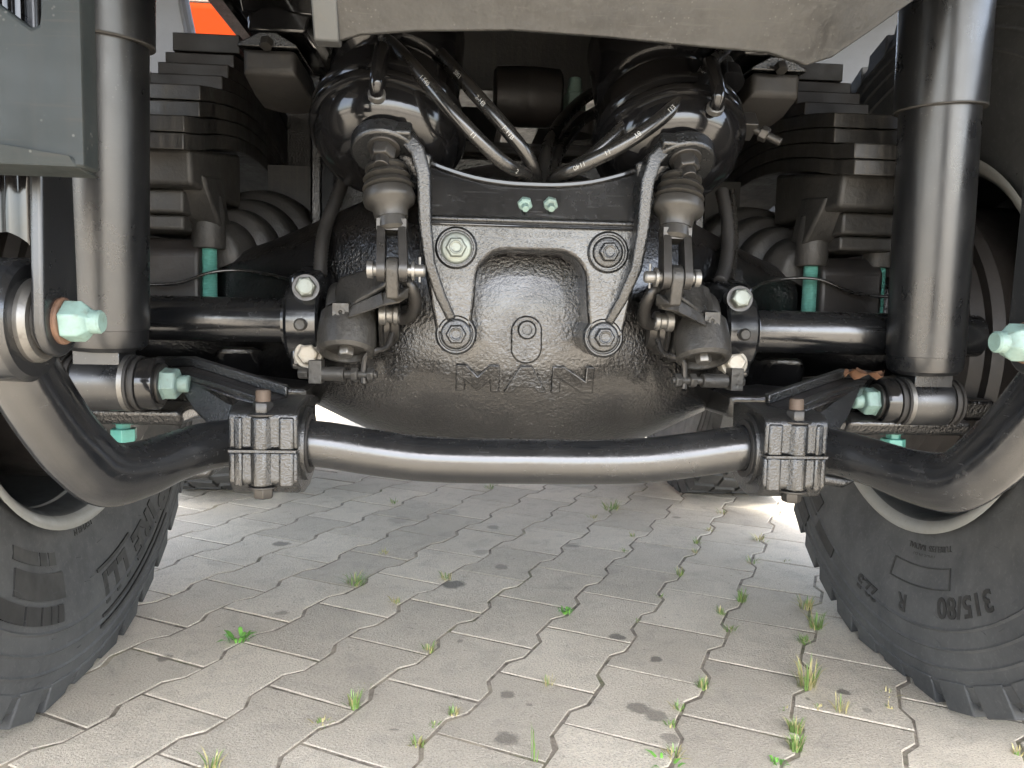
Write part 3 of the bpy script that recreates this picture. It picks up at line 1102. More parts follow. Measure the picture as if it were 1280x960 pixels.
# ================================================================== BRAKE CHAMBERS
for s in (-1, 1):
    side = 'left' if s < 0 else 'right'
    d = ch_axis(s)
    rc = sym((500, 168), (850, 180), .935)
    base = Vector((s * rc.x, .935, rc.z)) - d * .05
    lab = ('glossy black spring brake chamber at left, two printed hoses crossing before it' if s < 0 else
           'glossy black spring brake chamber at right with a projecting clamp bolt')
    t = thing('brake_chamber', lab, 'brake chamber', base, 'brake chambers on the axle bracket')
    sh = [(0, 0.0278), (.001, 0.0463), (.006, 0.0629), (.015, 0.0740), (.028, 0.0809), (.040, 0.0837), (.046, 0.0837)]
    mb = MB()
    mb.lathe(base, d, sh, 64)
    mb.build('dome', M_gloss, t, ang=35)
    mb = MB()
    mb.lathe(base, d, [(.042, 0.0842), (.043, 0.0893), (.048, 0.0911), (.054, 0.0893), (.056, 0.0869), (.060, 0.0893), (.066, 0.0911), (.071, 0.0893), (.072, 0.0842)], 64)
    ringo = mb.build('clamp_ring', M_gloss, t, ang=50)
    mb = MB()
    mb.lathe(base, d, [(.068, 0.0837), (.10, 0.0814), (.112, 0.0759), (.115, 0.0684), (.126, 0.0684), (.13, 0.0768), (.14, 0.0795), (.215, 0.0795), (.24, 0.0648), (.248, 0.0278)], 56)
    mb.build('spring_body', M_gloss, t, ang=35)
    # local frame: u = across, v = the side facing the camera
    v = (Vector((0, -1, 0)) - d * Vector((0, -1, 0)).dot(d)).normalized()
    u = d.cross(v)
    # vent elbow over the clamp ring
    mb = MB()
    k = base + u * (-.006 if s < 0 else .03)
    p0 = k + d * .024 + v * .080
    mb.tube([p0 - v * .006, p0 + v * .010, p0 + v * .016 + d * .010, p0 + v * .018 + d * .03, p0 + v * .016 + d * .052, p0 + v * .006 + d * .058], .0075, 14, sub=5)
    mb.build('vent_elbow', M_gloss, t)
    mb = MB()
    mb.lathe(p0 - v * .004, v, [(0, .0095), (.006, .0095), (.007, .008)], 16)
    mb.build('elbow_collar', M_steel, t)
    # clamp bolts and lug on the ring
    for (uu, big) in (((s * .091, True),) if s > 0 else ()):
        c = base + d * .057 + u * (uu * (1 if s > 0 else 1)) + v * .02
        mb = MB()
        ax = Vector((.75, -.35, -.45)).normalized()
        mb.box((-.008, -.014, -.010), (.008, .012, .010), Matrix.Translation(c) @ d.to_track_quat('Z', 'Y').to_matrix().to_4x4())
        mb.cyl(c - ax * .012, c + ax * .045, .0048, .0048, 14)
        mb.hexa(c + ax * .018, ax, .01, .016)
        mb.build('clamp_bolt', M_dsteel, ringo, bevel=.001)
    # hose ports on the upper body
    ports = [(469, 68, .955), (534, 62, .975)] if s < 0 else [(905, 84, .96), (838, 84, .985)]
    for i, (px, py, Y) in enumerate(ports):
        c = at(px, py, Y)
        mb = MB()
        mb.lathe(c - d * .03 + Vector((0, .0, 0)), d, [(0, .019), (.018, .0185), (.022, .015)], 20)
        mb.build('port_boss', M_gloss, t, ang=30)
        mb = MB()
        mb.lathe(c - d * .006, d, [(0, .0125), (.005, .0145), (.010, .0145), (.014, .011), (.016, .009), (.03, .0085)], 6)
        mb.build('hose_fitting', M_dsteel if i == 0 else M_thread, t, bevel=.001)
    # pushrod: seat washer, folded bellows, fork and pin
    a0 = ears[s] - d * .006
    bot = sym((500, 290), (851, 305), .838)
    bot = Vector((s * bot.x, .838, bot.z))
    ax = (bot - a0)
    ln = ax.length
    ax.normalize()
    mb = MB()
    nb = a0 + v * .0
    mb.lathe(a0 + v * .012, -d, [(-.002, .0175), (.002, .0175), (.0022, .014)], 24)
    mb.hexa(a0 + v * .012, -d, .016, .024)
    mb.cyl(a0 + v * .012 - d * .014, a0 + v * .012 - d * .026, .0085, .0085, 16)
    mb.build('mounting_nut', M_dsteel, t, bevel=.0008)
    mb = MB()
    pr = [(.012, .016), (.014, .0215), (.018, .0225), (.022, .017), (.024, .0225), (.029, .0255), (.033, .019), (.035, .0245), (.041, .0272), (.045, .0212), (.046, .0262), (.055, .0282), (.061, .0268), (.067, .019), (.08, .0175)]
    sc = ln / .098
    mb.lathe(a0, ax, [(q * sc, r) for q, r in pr], 36)
    mb.build('pushrod_bellows', M_boot, t, ang=60)
    mb = MB()
    mb.lathe(a0, ax, [(.074 * sc, .0165), (.092 * sc, .0165), (.096 * sc, .013)], 24)
    neck = mb.build('pushrod_neck', M_boot, t)
    pin = sym((500, 335), (853, 350), .822)
    pin = Vector((s * pin.x, .822, pin.z))
    mb = MB()
    top = a0 + ax * (.090 * sc)
    for q in (-1, 1):
        o = Vector((q * .0115, 0, 0))
        w = Vector((.0042, 0, 0))
        mb.hull([top + o * .95 + w * z + Vector((0, yy, 0)) for z in (-1, 1) for yy in (-.011, .011)] + [pin + o + w * z + Vector((0, math.cos(a) * .013, math.sin(a) * .013)) for z in (-1, 1) for a in np.linspace(0, 6.28, 13)])
    mb.hull([top + Vector((x, y, z)) for x in (-.0155, .0155) for y in (-.011, .011) for z in (-.004, .008)])
    fork = mb.build('clevis_fork', M_dsteel, t, bevel=.0012)
    mb = MB()
    mb.lathe(pin - Vector((.026 * -s, 0, 0)), (-s, 0, 0), [(0, .0095), (.006, .0095), (.0065, .0068), (.058, .0065), (.060, .005)], 20)
    mb.lathe(pin + Vector((-s * .020, 0, 0)), (-s, 0, 0), [(0, .0105), (.003, .0105)], 20)
    mb.cyl(pin + Vector((-s * .028, 0, .014)), pin + Vector((-s * .028, 0, -.012)), .0014, .0014, 8)
    mb.build('clevis_pin', M_steel, t)

# ================================================================== SLACK ADJUSTERS
for s in (-1, 1):
    lab = ('dusty grey slack adjuster left of the housing, below the left brake chamber' if s < 0 else
           'dusty grey slack adjuster right of the housing, below the right brake chamber')
    pin = sym((500, 335), (853, 350), .822)
    cz = sym((270, 397), (1035, 418), .98).z
    t = thing('slack_adjuster', lab, 'slack adjuster', (s * .205, .95, cz - .06), 'slack adjusters of the brakes')
    X = lambda x, y, z: Vector((s * x, y, z))
    drum_c = Vector((s * .208, .955, cz + .004))
    mb = MB()
    # hub round the camshaft
    mb.lathe(drum_c + Vector((-s * .030, 0, 0)), (s, 0, 0), [(0, .044), (.052, .044), (.058, .040)], 40)
    mb.build('hub', M_adj, t, bevel=.002)
    # worm housing: slanted drum in front of the hub, its cap facing down and forward
    wa = Vector((0, -.42, -.9)).normalized()
    w0 = Vector((s * .209, .918, cz + .014))
    mb = MB()
    mb.lathe(w0, wa, [(0, .026), (.006, .031), (.03, .0335), (.050, .0325), (.054, .029), (.054, .025), (.047, .0235), (.047, .0)], 36)
    wh = mb.build('worm_housing', M_adj, t, ang=30)
    mb = MB()
    mb.hexa(w0 + wa * .045, wa, .012, .0165)
    mb.build('adjuster_hexagon', M_steel, wh, bevel=.0008)
    # arm up to the pushrod pin: a flat cover and a thick curved lever along its lower edge
    def sl(px, py, Y):
        p = at(px, py, Y)
        return Vector((-s * p.x, p.y, p.z))
    pa = Vector((s * pin.x, pin.y, pin.z))
    mb = MB()
    f = [sl(424, 346, .925), (sl(474, 331, .90)), sl(490, 345, .865), sl(482, 360, .868), sl(442, 380, .885), sl(420, 398, .905), sl(412, 380, .925)]
    mb.hull(f + [p + Vector((0, .045, -.006)) for p in f])
    mb.build('wedge_cover', M_adj, t, bevel=.004, seg=3)
    mb = MB()
    o = Vector((0, 0, 0))
    mb.hull([pa + Vector((x, math.cos(a) * .0135, math.sin(a) * .0135)) for x in (-.0064, .0064) for a in np.linspace(0, 6.28, 17)] + [pa + Vector((x, y, -.030)) for x in (-.0064, .0064) for y in (-.004, .02)])
    mb.hull([pa + Vector((x, y, -.028)) for x in (-.0064, .0064) for y in (-.004, .022)] + [sl(512, 358, .835), sl(510, 372, .838), sl(498, 378, .842), sl(490, 362, .85), sl(490, 362, .88), sl(505, 374, .87)])
    mb.hull([sl(500, 360, .842), sl(508, 373, .838), sl(498, 379, .84), sl(478, 366, .858), sl(478, 381, .852), sl(500, 362, .875), sl(500, 378, .875), sl(478, 366, .89), sl(478, 381, .89)])
    mb.hull([sl(478, 365, .858), sl(478, 381, .852), sl(440, 382, .875), sl(434, 398, .872), sl(478, 365, .895), sl(478, 381, .895), sl(440, 382, .91), sl(434, 398, .91)])
    mb.build('lever_arm', M_adj, t, bevel=.0018)
    # control side: plate, cover, and flexible sensor lead looping up
    mb = MB()
    mb.lathe(drum_c + Vector((-s * .034, 0, 0)), (-s, 0, 0), [(0, .040), (.004, .041), (.006, .036), (.012, .034), (.014, .030), (.022, .026)], 32)
    mb.build('cover_disc', M_dsteel, t, ang=25)
    mb = MB()
    q = sl(474, 393, .905)
    mb.lathe(q, (-s, 0, 0), [(0, .0125), (.008, .0125), (.009, .0095), (.016, .0095), (.0165, .0115), (.022, .0115), (.024, .008)], 16)
    mb.build('sensor_plug', M_steel, t, bevel=.0008)
    loop = [sl(490, 394, .905), sl(503, 398, .90), sl(514, 394, .885), sl(519, 378, .868), sl(514, 360, .855), sl(505, 348, .856), sl(498, 340, .87)]
    mb = MB()
    mb.tube(loop, .0068, 12, rib=.11, sub=9)
    mb.build('corrugated_lead', M_dsteel, t, ang=80)
    mb = MB()
    c = w0 + wa * .004 + Vector((s * .004, -.030, 0))
    mb.hull([c + Vector((x, y, z)) for x in (-.009, .009) for y in (-.004, .012) for z in (-.012, .012)])
    mb.lathe(c + Vector((0, -.0035, .002)), (0, -1, 0), [(0, .005), (.002, .005), (.002, .0025), (.0, .0)], 14)
    mb.build('grease_boss', M_adj, t, bevel=.002)

# ================================================================== CAMSHAFT BRACKETS with their bolts
for s in (-1, 1):
    cz = sym((270, 397), (1035, 418), .98).z
    lab = ('round black camshaft support with an upper green bolt, between left slack adjuster and left tube' if s < 0 else
           'round black camshaft support between the right slack adjuster and the right tube')
    t = thing('camshaft_support', lab, 'bracket', (s * .27, .98, cz - .05), 'camshaft supports')
    mb = MB()
    mb.lathe((s * .245, .965, cz), (s, 0, 0), [(0, .046), (.003, .049), (.036, .049), (.040, .046), (.040, .034), (.046, .033)], 44)
    col = mb.build('collar', M_bar, t, ang=30)
    mb = MB()
    mb.hull([(s * x, y, cz + z) for x in (.248, .282) for (y, z) in ((.935, .03), (.935, .056), (1.02, .07), (1.02, .03))])
    mb.build('lug', M_bar, t, bevel=.006, seg=3)
    mb = MB()
    mb.hull([(s * x, y, cz + z) for x in (.245, .280) for (y, z) in ((.93, -.03), (.93, -.056), (1.02, -.07), (1.02, -.03))])
    mb.build('lug', M_bar, t, bevel=.006, seg=3)
    for (L_, R_, m_) in (((385, 358), (930, 375), M_bolt), ((388, 440), (923, 458), M_pale)):
        c = sym(L_, R_, .92)
        p0 = Vector((s * c.x, .926, c.z))
        ax = Vector((-s * .12, -1, .10)).normalized()
        mb = MB()
        mb.lathe(p0 - ax * .02, ax, [(0, .0165), (.02, .0165), (.022, .0155)], 28)
        mb.build('bolt_seat', M_dsteel if m_ is M_bolt else M_pale, t, ang=30)
        mb = MB()
        mb.hexa(p0 + ax * .001, ax, .013, .0215, rot=.4)
        mb.lathe(p0 + ax * .014, ax, [(0, .0093), (.0008, .0085), (.0008, .0)], 20)
        mb.build('hexagon_bolt', m_, t, bevel=.001)
    mb = MB()
    c = sym((383, 404), (937, 420), .915)
    mb.lathe((s * c.x, .93, c.z), (0, -1, 0), [(0, .0075), (.018, .0075), (.0205, .0055)], 18)
    mb.build('stub_pin', M_adj, t)
    # adjuster link below: block, rod, locknut and bent strap
    l0 = sym((378, 463), (925, 480), .915)
    l1 = sym((470, 466), (862, 478), .905)
    a, b = Vector((s * l0.x, .915, l0.z)), Vector((s * l1.x, .905, l1.z))
    dd = (b - a).normalized()
    mb = MB()
    mb.hexa(a - dd * .004, dd, .012, .012)
    mb.hull([a + dd * .012 + Vector((x, y, z)) for x in (-.003, .012) for y in (-.010, .012) for z in (-.011, .016)])
    mb.cyl(a + dd * .018, a + dd * .050, .0085, .0085, 14)
    mb.cyl(a + dd * .050, b + dd * .012, .0045, .0045, 12)
    mb.hexa(b - dd * .018, dd, .008, .015)
    mb.hexa(b + dd * .001, dd, .008, .015)
    mb.build('link_rod', M_adj, t, bevel=.0008)
    mb = MB()
    st = [b + Vector((0, 0, -.010)) - dd * .004, b - dd * .004 + Vector((0, 0, .008)), b - dd * .001 + Vector((0, -.001, .022)), b + dd * .010 + Vector((0, 0, .028)), b + dd * .022 + Vector((0, .01, .032)), b + dd * .027 + Vector((0, .02, .048))]
    P = spline(st, 5)
    mb.strip(P, (0, .009, 0), (s * .0, 0.0, .0)) if False else mb.tube(P, .0035, 8, sub=1)
    mb.build('bent_strap', M_dsteel, t)

# ================================================================== STABILISER BAR
half = [sym((650, 572), None, .835)]
ctr = [(0, .822, .4065), (.06, .822, .4065), (.12, .822, .4085), (.175, .822, .415), (.225, .822, .4225), (.27, .822, .4235), (.31, .818, .4235), (.335, .80, .4225), (.3535, .76, .419), (.367, .715, .4155), (.379, .675, .420), (.389, .648, .444), (.397, .622, .477), (.403, .597, .514), (.407, .580, .545)]
bar = thing('stabiliser_bar', 'thick black stabiliser bar bent across the truck below the axle housing', 'stabiliser bar', (0, .82, .38))
pts = [Vector((-x, y, z)) for x, y, z in ctr[::-1]] + [Vector(c) for c in ctr[1:]]
mb = MB()
tt = len(pts)


def barr(q):
    e = abs(q - .5) * 2
    return float(np.interp(e, [0, .30, .62, .74, .82, .90, 1.0], [.0245, .0245, .0245, .0255, .027, .027, .0265]))


mb.tube(pts, barr, 28, sub=7)
# the forged ends are flattened in x: scale about the path
nseg = 28
nr = len(mb.v) // nseg
for i in range(nr):
    ring_ = mb.v[i * nseg:(i + 1) * nseg]
    c = sum(ring_, Vector()) / nseg
    e = max(0.0, min(1.0, (abs(c.x) - .355) / .03))
    for k in range(nseg):
        p = mb.v[i * nseg + k] - c
        p.x *= 1 - .16 * e
        w = Vector((0, p.y, p.z))
        p.y *= 1 + .14 * e
        p.z *= 1 + .14 * e
        mb.v[i * nseg + k] = c + p
mb.build('bar', M_bar, bar, ang=60)
for s in (-1, 1):
    ec = Vector((s * .408, .575, .552))
    mb = MB()
    mb.lathe(ec + Vector((-s * .027, 0, 0)), (s, 0, 0), [(0, .030), (.0, .040), (.004, .044), (.05, .044), (.054, .040), (.054, .030)], 48, closed=True)
    mb.build('eye', M_bar, bar, ang=35)
    mb = MB()
    mb.lathe(ec + Vector((-s * .034, 0, 0)), (s, 0, 0), [(0, .0225), (0, .0275), (.004, .0302), (.06, .030), (.068, .0275), (.068, .0225)], 40, closed=True)
    mb.build('eye_bush', M_steel, bar, ang=30)
    mb = MB()
    mb.lathe(ec + Vector((-s * .037, 0, 0)), (s, 0, 0), [(0, .0), (0, .0222), (.07, .0222)], 30)
    mb.build('rubber_core', M_rubber, bar)

# ---- clamps that hold it
for s in (-1, 1):
    lab = ('ribbed black stabiliser clamp with rusty vertical bolt at the left end of the bar' if s < 0 else
           'ribbed black stabiliser clamp at the right end of the bar, nearest the right tyre')
    t = thing('stabiliser_clamp', lab, 'clamp', (s * .272, .82, .37), 'stabiliser clamps')
    CZ = .4235
    x0, x1 = .238, .306

    def yz(pr, xa, xb, mbx):
        mbx.prism([(s * xa, y, z) for y, z in pr], (s * (xb - xa), 0, 0))
    up = MB()
    prU = [(.7728, CZ + .001), (.7722, CZ + .036), (.784, CZ + .044), (.84, CZ + .049), (.872, CZ + .046), (.872, CZ + .001)]
    yz(prU, x0, x1, up)
    # lifted arm towards the shock mount: cast plate with proud top flange
    A = {k: sym(l, r, y) for k, (l, r, y) in dict(f0=((200, 460), (1070, 484), .89), f1=((250, 477), (1024, 498), .845), f2=((304, 497), (978, 519), .785), g2=((314, 549), (960, 569), .785), g1=((266, 552), (1012, 569), .79), g0=((232, 510), (1050, 528), .85),
                                                   b0=((192, 449), (1084, 472), .93), b1=((240, 448), (1048, 473), .90), b2=((342, 485), (942, 504), .825)).items()}
    A = {k: Vector((s * p.x, p.y, p.z)) for k, p in A.items()}
    up.prism([A[k] for k in ('f0', 'f1', 'f2', 'g2', 'g1', 'g0')], (0, .016, 0))
    upo = up.build('upper_bracket', M_castfine, t, bevel=.0035, seg=3, ang=30)
    tw = MB()
    dn = Vector((0, .004, -.012))
    tw.hull([A[k] + o for k in ('f0', 'f1', 'f2', 'b1', 'b2', 'b0') for o in (dn * .3, dn * 1.3)])
    tw.build('top_web', M_cast, upo, bevel=.002)
    fl_ = MB()
    fl_.strip([A['f0'] + Vector((0, .006, 0)), A['f1'] + Vector((0, .006, .001)), A['f2'] + Vector((0, .008, .002))], (0, .007, .001), (0, 0, .004))
    fl_.strip([A['b0'], A['b1'] + Vector((0, 0, .001)), A['b2'] + Vector((0, 0, .001))], (0, .006, 0), (0, 0, .006))
    fl_.build('top_flange', M_castfine, upo, bevel=.002, kind='stuff')
    lo = MB()
    prL = [(.7728, CZ - .001), (.7722, CZ - .032), (.786, CZ - .045), (.812, CZ - .051), (.84, CZ - .049), (.872, CZ - .035), (.872, CZ - .001)]
    yz(prL, x0, x1, lo)
    cap = lo.build('lower_cap', M_castfine, t, bevel=.0035, seg=3, ang=30)
    for part, z0, z1 in ((upo, CZ + .001, CZ + .034), (cap, CZ - .036, CZ - .001)):
        rb = MB()
        rb.lathe((s * .274, .779, z0), (0, 0, 1), [(0, .0125), (z1 - z0, .0125)], 8, rot=math.pi / 8)
        rb.hull([(s * x, y, z) for x, y in ((.242, .770), (.2555, .7695), (.238, .785), (.2605, .785)) for z in (z0, z1)])
        rb.hull([(s * x, y, z) for x, y in ((.2925, .7695), (.3, .772), (.2875, .785), (.306, .785)) for z in (z0, z1)])
        rb.build('front_rib', M_castfine, part, bevel=.002)
    sl = MB()
    sl.box((s * (x0 + .0012), .7688, CZ - .0012), (s * (x1 - .0012), .84, CZ + .0012))
    sl.build('parting_flange', M_castfine, cap)
    for xx, rr_, m_ in ((x0 - .0035, (.029, .0385), M_castfine), (x0 - .0045, (.0255, .0315), M_rubber)):
        mb = MB()
        mb.lathe((s * xx, .822, CZ), (s, 0, 0), [(0, rr_[0]), (0, rr_[1]), (.012, rr_[1] + .001), (.012, rr_[0])], 40, closed=True)
        mb.build('bush_collar' if m_ is M_castfine else 'rubber_bush', m_, t, ang=30)
    mb = MB()
    mb.lathe((s * .274, .783, CZ + .0345), (0, 0, 1), [(0, .0165), (.0025, .0165)], 26)
    mb.hexa((s * .274, .783, CZ + .037), (0, 0, 1), .0115, .018, rot=.25)
    bolt = mb.build('clamp_nut', M_dsteel, t, bevel=.0008)
    mb = MB()
    mb.lathe((s * .274, .783, CZ + .048), (0, 0, 1), [(0, .0075), (.010, .0075), (.012, .0065)], 18)
    mb.build('bolt_thread', M_thread, t)
    mb = MB()
    mb.lathe((s * .274, .783, CZ - .0365), (0, 0, -1), [(0, .0155), (.0025, .0155)], 26)
    mb.hexa((s * .274, .783, CZ - .039), (0, 0, -1), .011, .018, rot=.1)
    mb.build('bolt_head', M_dsteel, t, bevel=.0008)

# ---- hangers (forks) for the bar ends
for s in (-1, 1):
    lab = ('glossy black forked hanger with teal nut, below the grey bracket at left' if s < 0 else
           'black forked hanger with teal nut at the right edge, in front of the right tyre')
    ec = Vector((s * .408, .575, .552))
    t = thing('stabiliser_hanger', lab, 'hanger', (s * .414, .60, .70), 'stabiliser hangers')
    mb = MB()

    def leg_poly(x):
        pr = []
        for k in range(13):
            a = math.pi + math.pi * k / 12
            pr.append((ec.y + .0255 * math.cos(a), ec.z + .0255 * math.sin(a)))
        pr += [(ec.y + .024, ec.z + .05), (ec.y + .022, ec.z + .11), (ec.y + .022, 1.203), (ec.y - .022, 1.203), (ec.y - .022, ec.z + .10), (ec.y - .024, ec.z + .04)]
        return [(x, y, z) for y, z in pr]
    for x in (.363, .444):
        mb.prism(leg_poly(s * x), (s * .0085, 0, 0))
    fork = mb.build('fork_leg', M_shock, t, bevel=.0025, seg=3)
    mb = MB()
    # web between the legs, arched at its lower edge and fluted
    n = 24
    top, bot = [], []
    vs, fs = [], []
    for k in range(n + 1):
        x = .370 + .076 * k / n
        e = abs(k / n - .5) * 2
        zb = .612 - .016 * max(0, (e - .55) / .45) ** 2
        yw = .555 + .004 * math.sin(k * 1.05)
        for (y, z) in ((yw, zb), (yw, 1.202), (yw + .012, 1.202), (.567, zb + .003)):
            vs.append((s * x, y, z))
    for k in range(n):
        for c in range(4):
            d_ = (c + 1) % 4
            fs.append([k * 4 + c, k * 4 + d_, (k + 1) * 4 + d_, (k + 1) * 4 + c])
    fs += [[0, 1, 2, 3], [n * 4, n * 4 + 1, n * 4 + 2, n * 4 + 3]]
    mb.add(vs, fs)
    mb.build('fork_web', M_gloss, t, ang=60)
    mb = MB()
    mb.lathe(ec + Vector((-s * .0445, 0, 0)), (-s, 0, 0), [(0, .0168), (.0025, .0168), (.0035, .0155)], 28)
    mb.build('washer', M_rust, t)
    mb = MB()
    mb.lathe(ec + Vector((-s * .048, 0, 0)), (-s, 0, 0), [(0, .0152), (.0115, .0152), (.0145, .0128), (.0165, .0105), (.017, .0092), (.021, .0086)], 6, rot=.2, up=(0, 0, 1))
    mb.build('crown_nut', M_teal, t, bevel=.0009)
    mb = MB()
    mb.lathe(ec + Vector((-s * .0645, 0, 0)), (-s, 0, 0), [(0, .0085), (.007, .0085), (.0085, .0072)], 20)
    mb.build('bolt_end', M_teal, t)

# ---- grey bracket at top left
GY = .50
t = thing('chassis_bracket', 'grey painted chassis bracket with a cut-out, filling the top left corner', 'bracket', (-.40, .5, .65))
mb = MB()
zb, xr = .648, -.3105
fr = [(-.60, zb), (xr, zb), (xr, 1.0), (-.60, 1.0)]
h0, h1, h2 = at(44, 35, GY), at(52, -20, GY), at(-5, 3, GY)
hole = [(at(0, 3, GY).x - .03, at(0, 3, GY).z + .020), (at(38, 34, GY).x, at(38, 34, GY).z), (at(45, 38, GY).x + .002, at(45, 38, GY).z + .004), (at(50, 20, GY).x, at(50, 20, GY).z), (at(52, -30, GY).x, at(52, -30, GY).z + .05), (at(0, 3, GY).x - .03, at(52, -30, GY).z + .05)]
# face with a hole: strips round it
n = len(hole)
out = [(-.60, zb), (-.33, zb), (xr, zb), (xr, .80), (xr, 1.0), (-.60, 1.0)]
vs = [(x, GY, z) for x, z in out] + [(x, GY, z) for x, z in hole] + [(x, GY + .02, z) for x, z in out] + [(x, GY + .02, z) for x, z in hole]
o_, q_ = 0, n
fs = []
for b0 in (0, 2 * n):
    for k in range(n):
        l = (k + 1) % n
        fs.append([b0 + k, b0 + l, b0 + n + l, b0 + n + k])
for k in range(n):
    l = (k + 1) % n
    fs.append([k, l, 2 * n + l, 2 * n + k])
    fs.append([n + k, n + l, 3 * n + l, 3 * n + k])
mb.add(vs, fs)
face = mb.build('plate', M_greypl, t, bevel=.002)
mb = MB()
mb.hull([(-.60, GY + .004, zb + .014), (xr - .02, GY + .004, zb + .002), (-.60, GY - .006, zb + .045), (xr - .006, GY - .002, zb + .006), (-.60, GY + .03, zb - .002), (xr - .003, GY + .03, zb - .002), (-.60, GY + .0, zb + .002), (xr - .004, GY - .0, zb + .0)])
mb.build('folded_edge', M_greypl, t, bevel=.0015)
# ---- rear cross plate along the top
t = thing('cross_plate', 'dirty dark cross plate with a ragged lower edge along the top of the photo', 'cross plate', (0, .74, .83))
edge = [(395, 52), (425, 51), (450, 44), (520, 39), (640, 38), (760, 47), (860, 57), (960, 66), (1008, 82), (1040, 72), (1090, 38), (1146, -2), (1200, -50)]
mb = MB()
vs, fs = [], []
E = [at(px, py, .75) for px, py in edge]
for p in E:
    up_ = max(p.z + .02, .835)
    for q in (p + Vector((0, .010, .003)), p, p + Vector((0, -.004, .008)), Vector((p.x, .70, p.z + .07)), Vector((p.x * 1.02, .60, p.z + .30)), Vector((p.x * 1.02, .62, p.z + .31))):
        vs.append(q)
m_ = 6
for i in range(len(E) - 1):
    for c in range(m_):
        d_ = (c + 1) % m_
        fs.append([i * m_ + c, i * m_ + d_, (i + 1) * m_ + d_, (i + 1) * m_ + c])
fs += [list(range(m_)), [(len(E) - 1) * m_ + c for c in range(m_)]]
mb.add(vs, fs)
mb.build('plate', M_plast, t, bevel=.0015, ang=30)
mb = MB()
e0 = E[0]
mb.hull([e0 + Vector((x, y, z)) for x in (-.001, .022) for (y, z) in ((-.006, -.001), (.012, -.001), (-.05, .09), (.012, .09))])
mb.build('end_cap', M_rimin, t, bevel=.002)

# ================================================================== SHOCK ABSORBERS
for s in (-1, 1):
    lab = ('tall black shock absorber at left, behind the grey bracket' if s < 0 else 'tall black shock absorber at right, in front of the right tyre')
    b = Vector((-.462, .865, .516)) if s < 0 else Vector((.499, .925, .503))
    tp = Vector((-.443, .835, .95)) if s < 0 else Vector((.478, .90, .95))
    d = (tp - b).normalized()
    t = thing('shock_absorber', lab, 'shock absorber', (s * .495, .93, .44), 'shock absorbers')
    mb = MB()
    mb.lathe(b, d, [(0, .030), (.001, .037), (.006, .042), (.012, .0432), (.024, .0436), (.0245, .0444), (.36, .0444)], 56)
    mb.build('lower_tube', M_shock, t, ang=25)
    mb = MB()
    mb.lathe(b, d, [(.316, .0468), (.3155, .0495), (.3165, .0502), (.319, .0502), (.62, .0502)], 56)
    dt = mb.build('dust_tube', M_shock, t, ang=25)
    mb = MB()
    mb.lathe(b, d, [(.3145, .0470), (.3142, .0498), (.3154, .0505), (.3164, .0504)], 56)
    mb.build('tube_lip', M_iron, dt)
    e = b + Vector((0, 0, -.036))
    mb = MB()
    mb.lathe(e + Vector((-s * 0.0274, 0, 0)), (s, 0, 0), [(0, .0285), (.003, .0305), (.0525, .0305), (.0547, .0285)], 40)
    mb.hull([e + Vector((x, y, z)) for x in (-.024, .024) for y in (-.022, .022) for z in (.015, .036)])
    mb.build('lower_eye', M_shock, t, bevel=.001)
    for q in (-1, 1):
        mb = MB()
        mb.lathe(e + Vector((q * s * .028, 0, 0)), (q * s, 0, 0), [(0, .030), (.0038, .0305), (.0042, .0275), (.0076, .0275), (.008, .0300), (.0114, .0295)], 36)
        mb.build('rubber_bush', M_rubber, t, ang=30)
    mb = MB()
    mb.lathe(e + Vector((-s * 0.0277, 0, 0)), (-s, 0, 0), [(-.004, .0308), (.0012, .0308)], 36)
    mb.build('bright_washer', M_steel, t)
    mb = MB()
    mb.lathe(e + Vector((-s * 0.0403, 0, 0)), (-s, 0, 0), [(0, .0285), (.0165, .0285), (.018, .0275)], 30)
    mb.build('spacer', M_gloss, t, bevel=.001)
    mb = MB()
    mb.lathe(e + Vector((-s * 0.0585, 0, 0)), (-s, 0, 0), [(0, .022), (.003, .022)], 30)
    mb.build('washer', M_dsteel, t)
    mb = MB()
    mb.lathe(e + Vector((-s * 0.0608, 0, 0)), (-s, 0, 0), [(0, .0182), (.0025, .0182), (.0035, .0172), (.0145, .0172), (.0165, .0155), (.0175, .011)], 6, up=(0, .3, 1))
    mb.build('nut', M_teal, t, bevel=.0008)
    mb = MB()
    mb.lathe(e + Vector((-s * 0.0760, 0, 0)), (-s, 0, 0), [(0, .0095), (.012, .0095), (.0135, .008)], 18)
    mb.build('bolt_end', M_teal, t)
    # seat casting under the eye, bolted to the axle
    mb = MB()
    mb.hull([(s * x, y, z) for x in (.40, .56) for (y, z) in ((.91, .443), (.92, .425), (1.06, .425), (1.06, .455), (.93, .447))])
    mb.build('foot_casting', M_cast, t, bevel=.006, seg=3)

# ================================================================== LEAF SPRINGS and their seats
zy = [(.92, .814), (.948, .822), (1.0, .836), (1.13, .865), (1.26, .879), (1.38, .870), (1.5, .838), (1.62, .80), (1.875, .76), (2.13, .80), (2.25, .838), (2.37, .87), (2.49, .879), (2.75, .836)]


def leaf_z(y):
    ys, zs = zip(*zy)
    return float(np.interp(y, ys, zs))


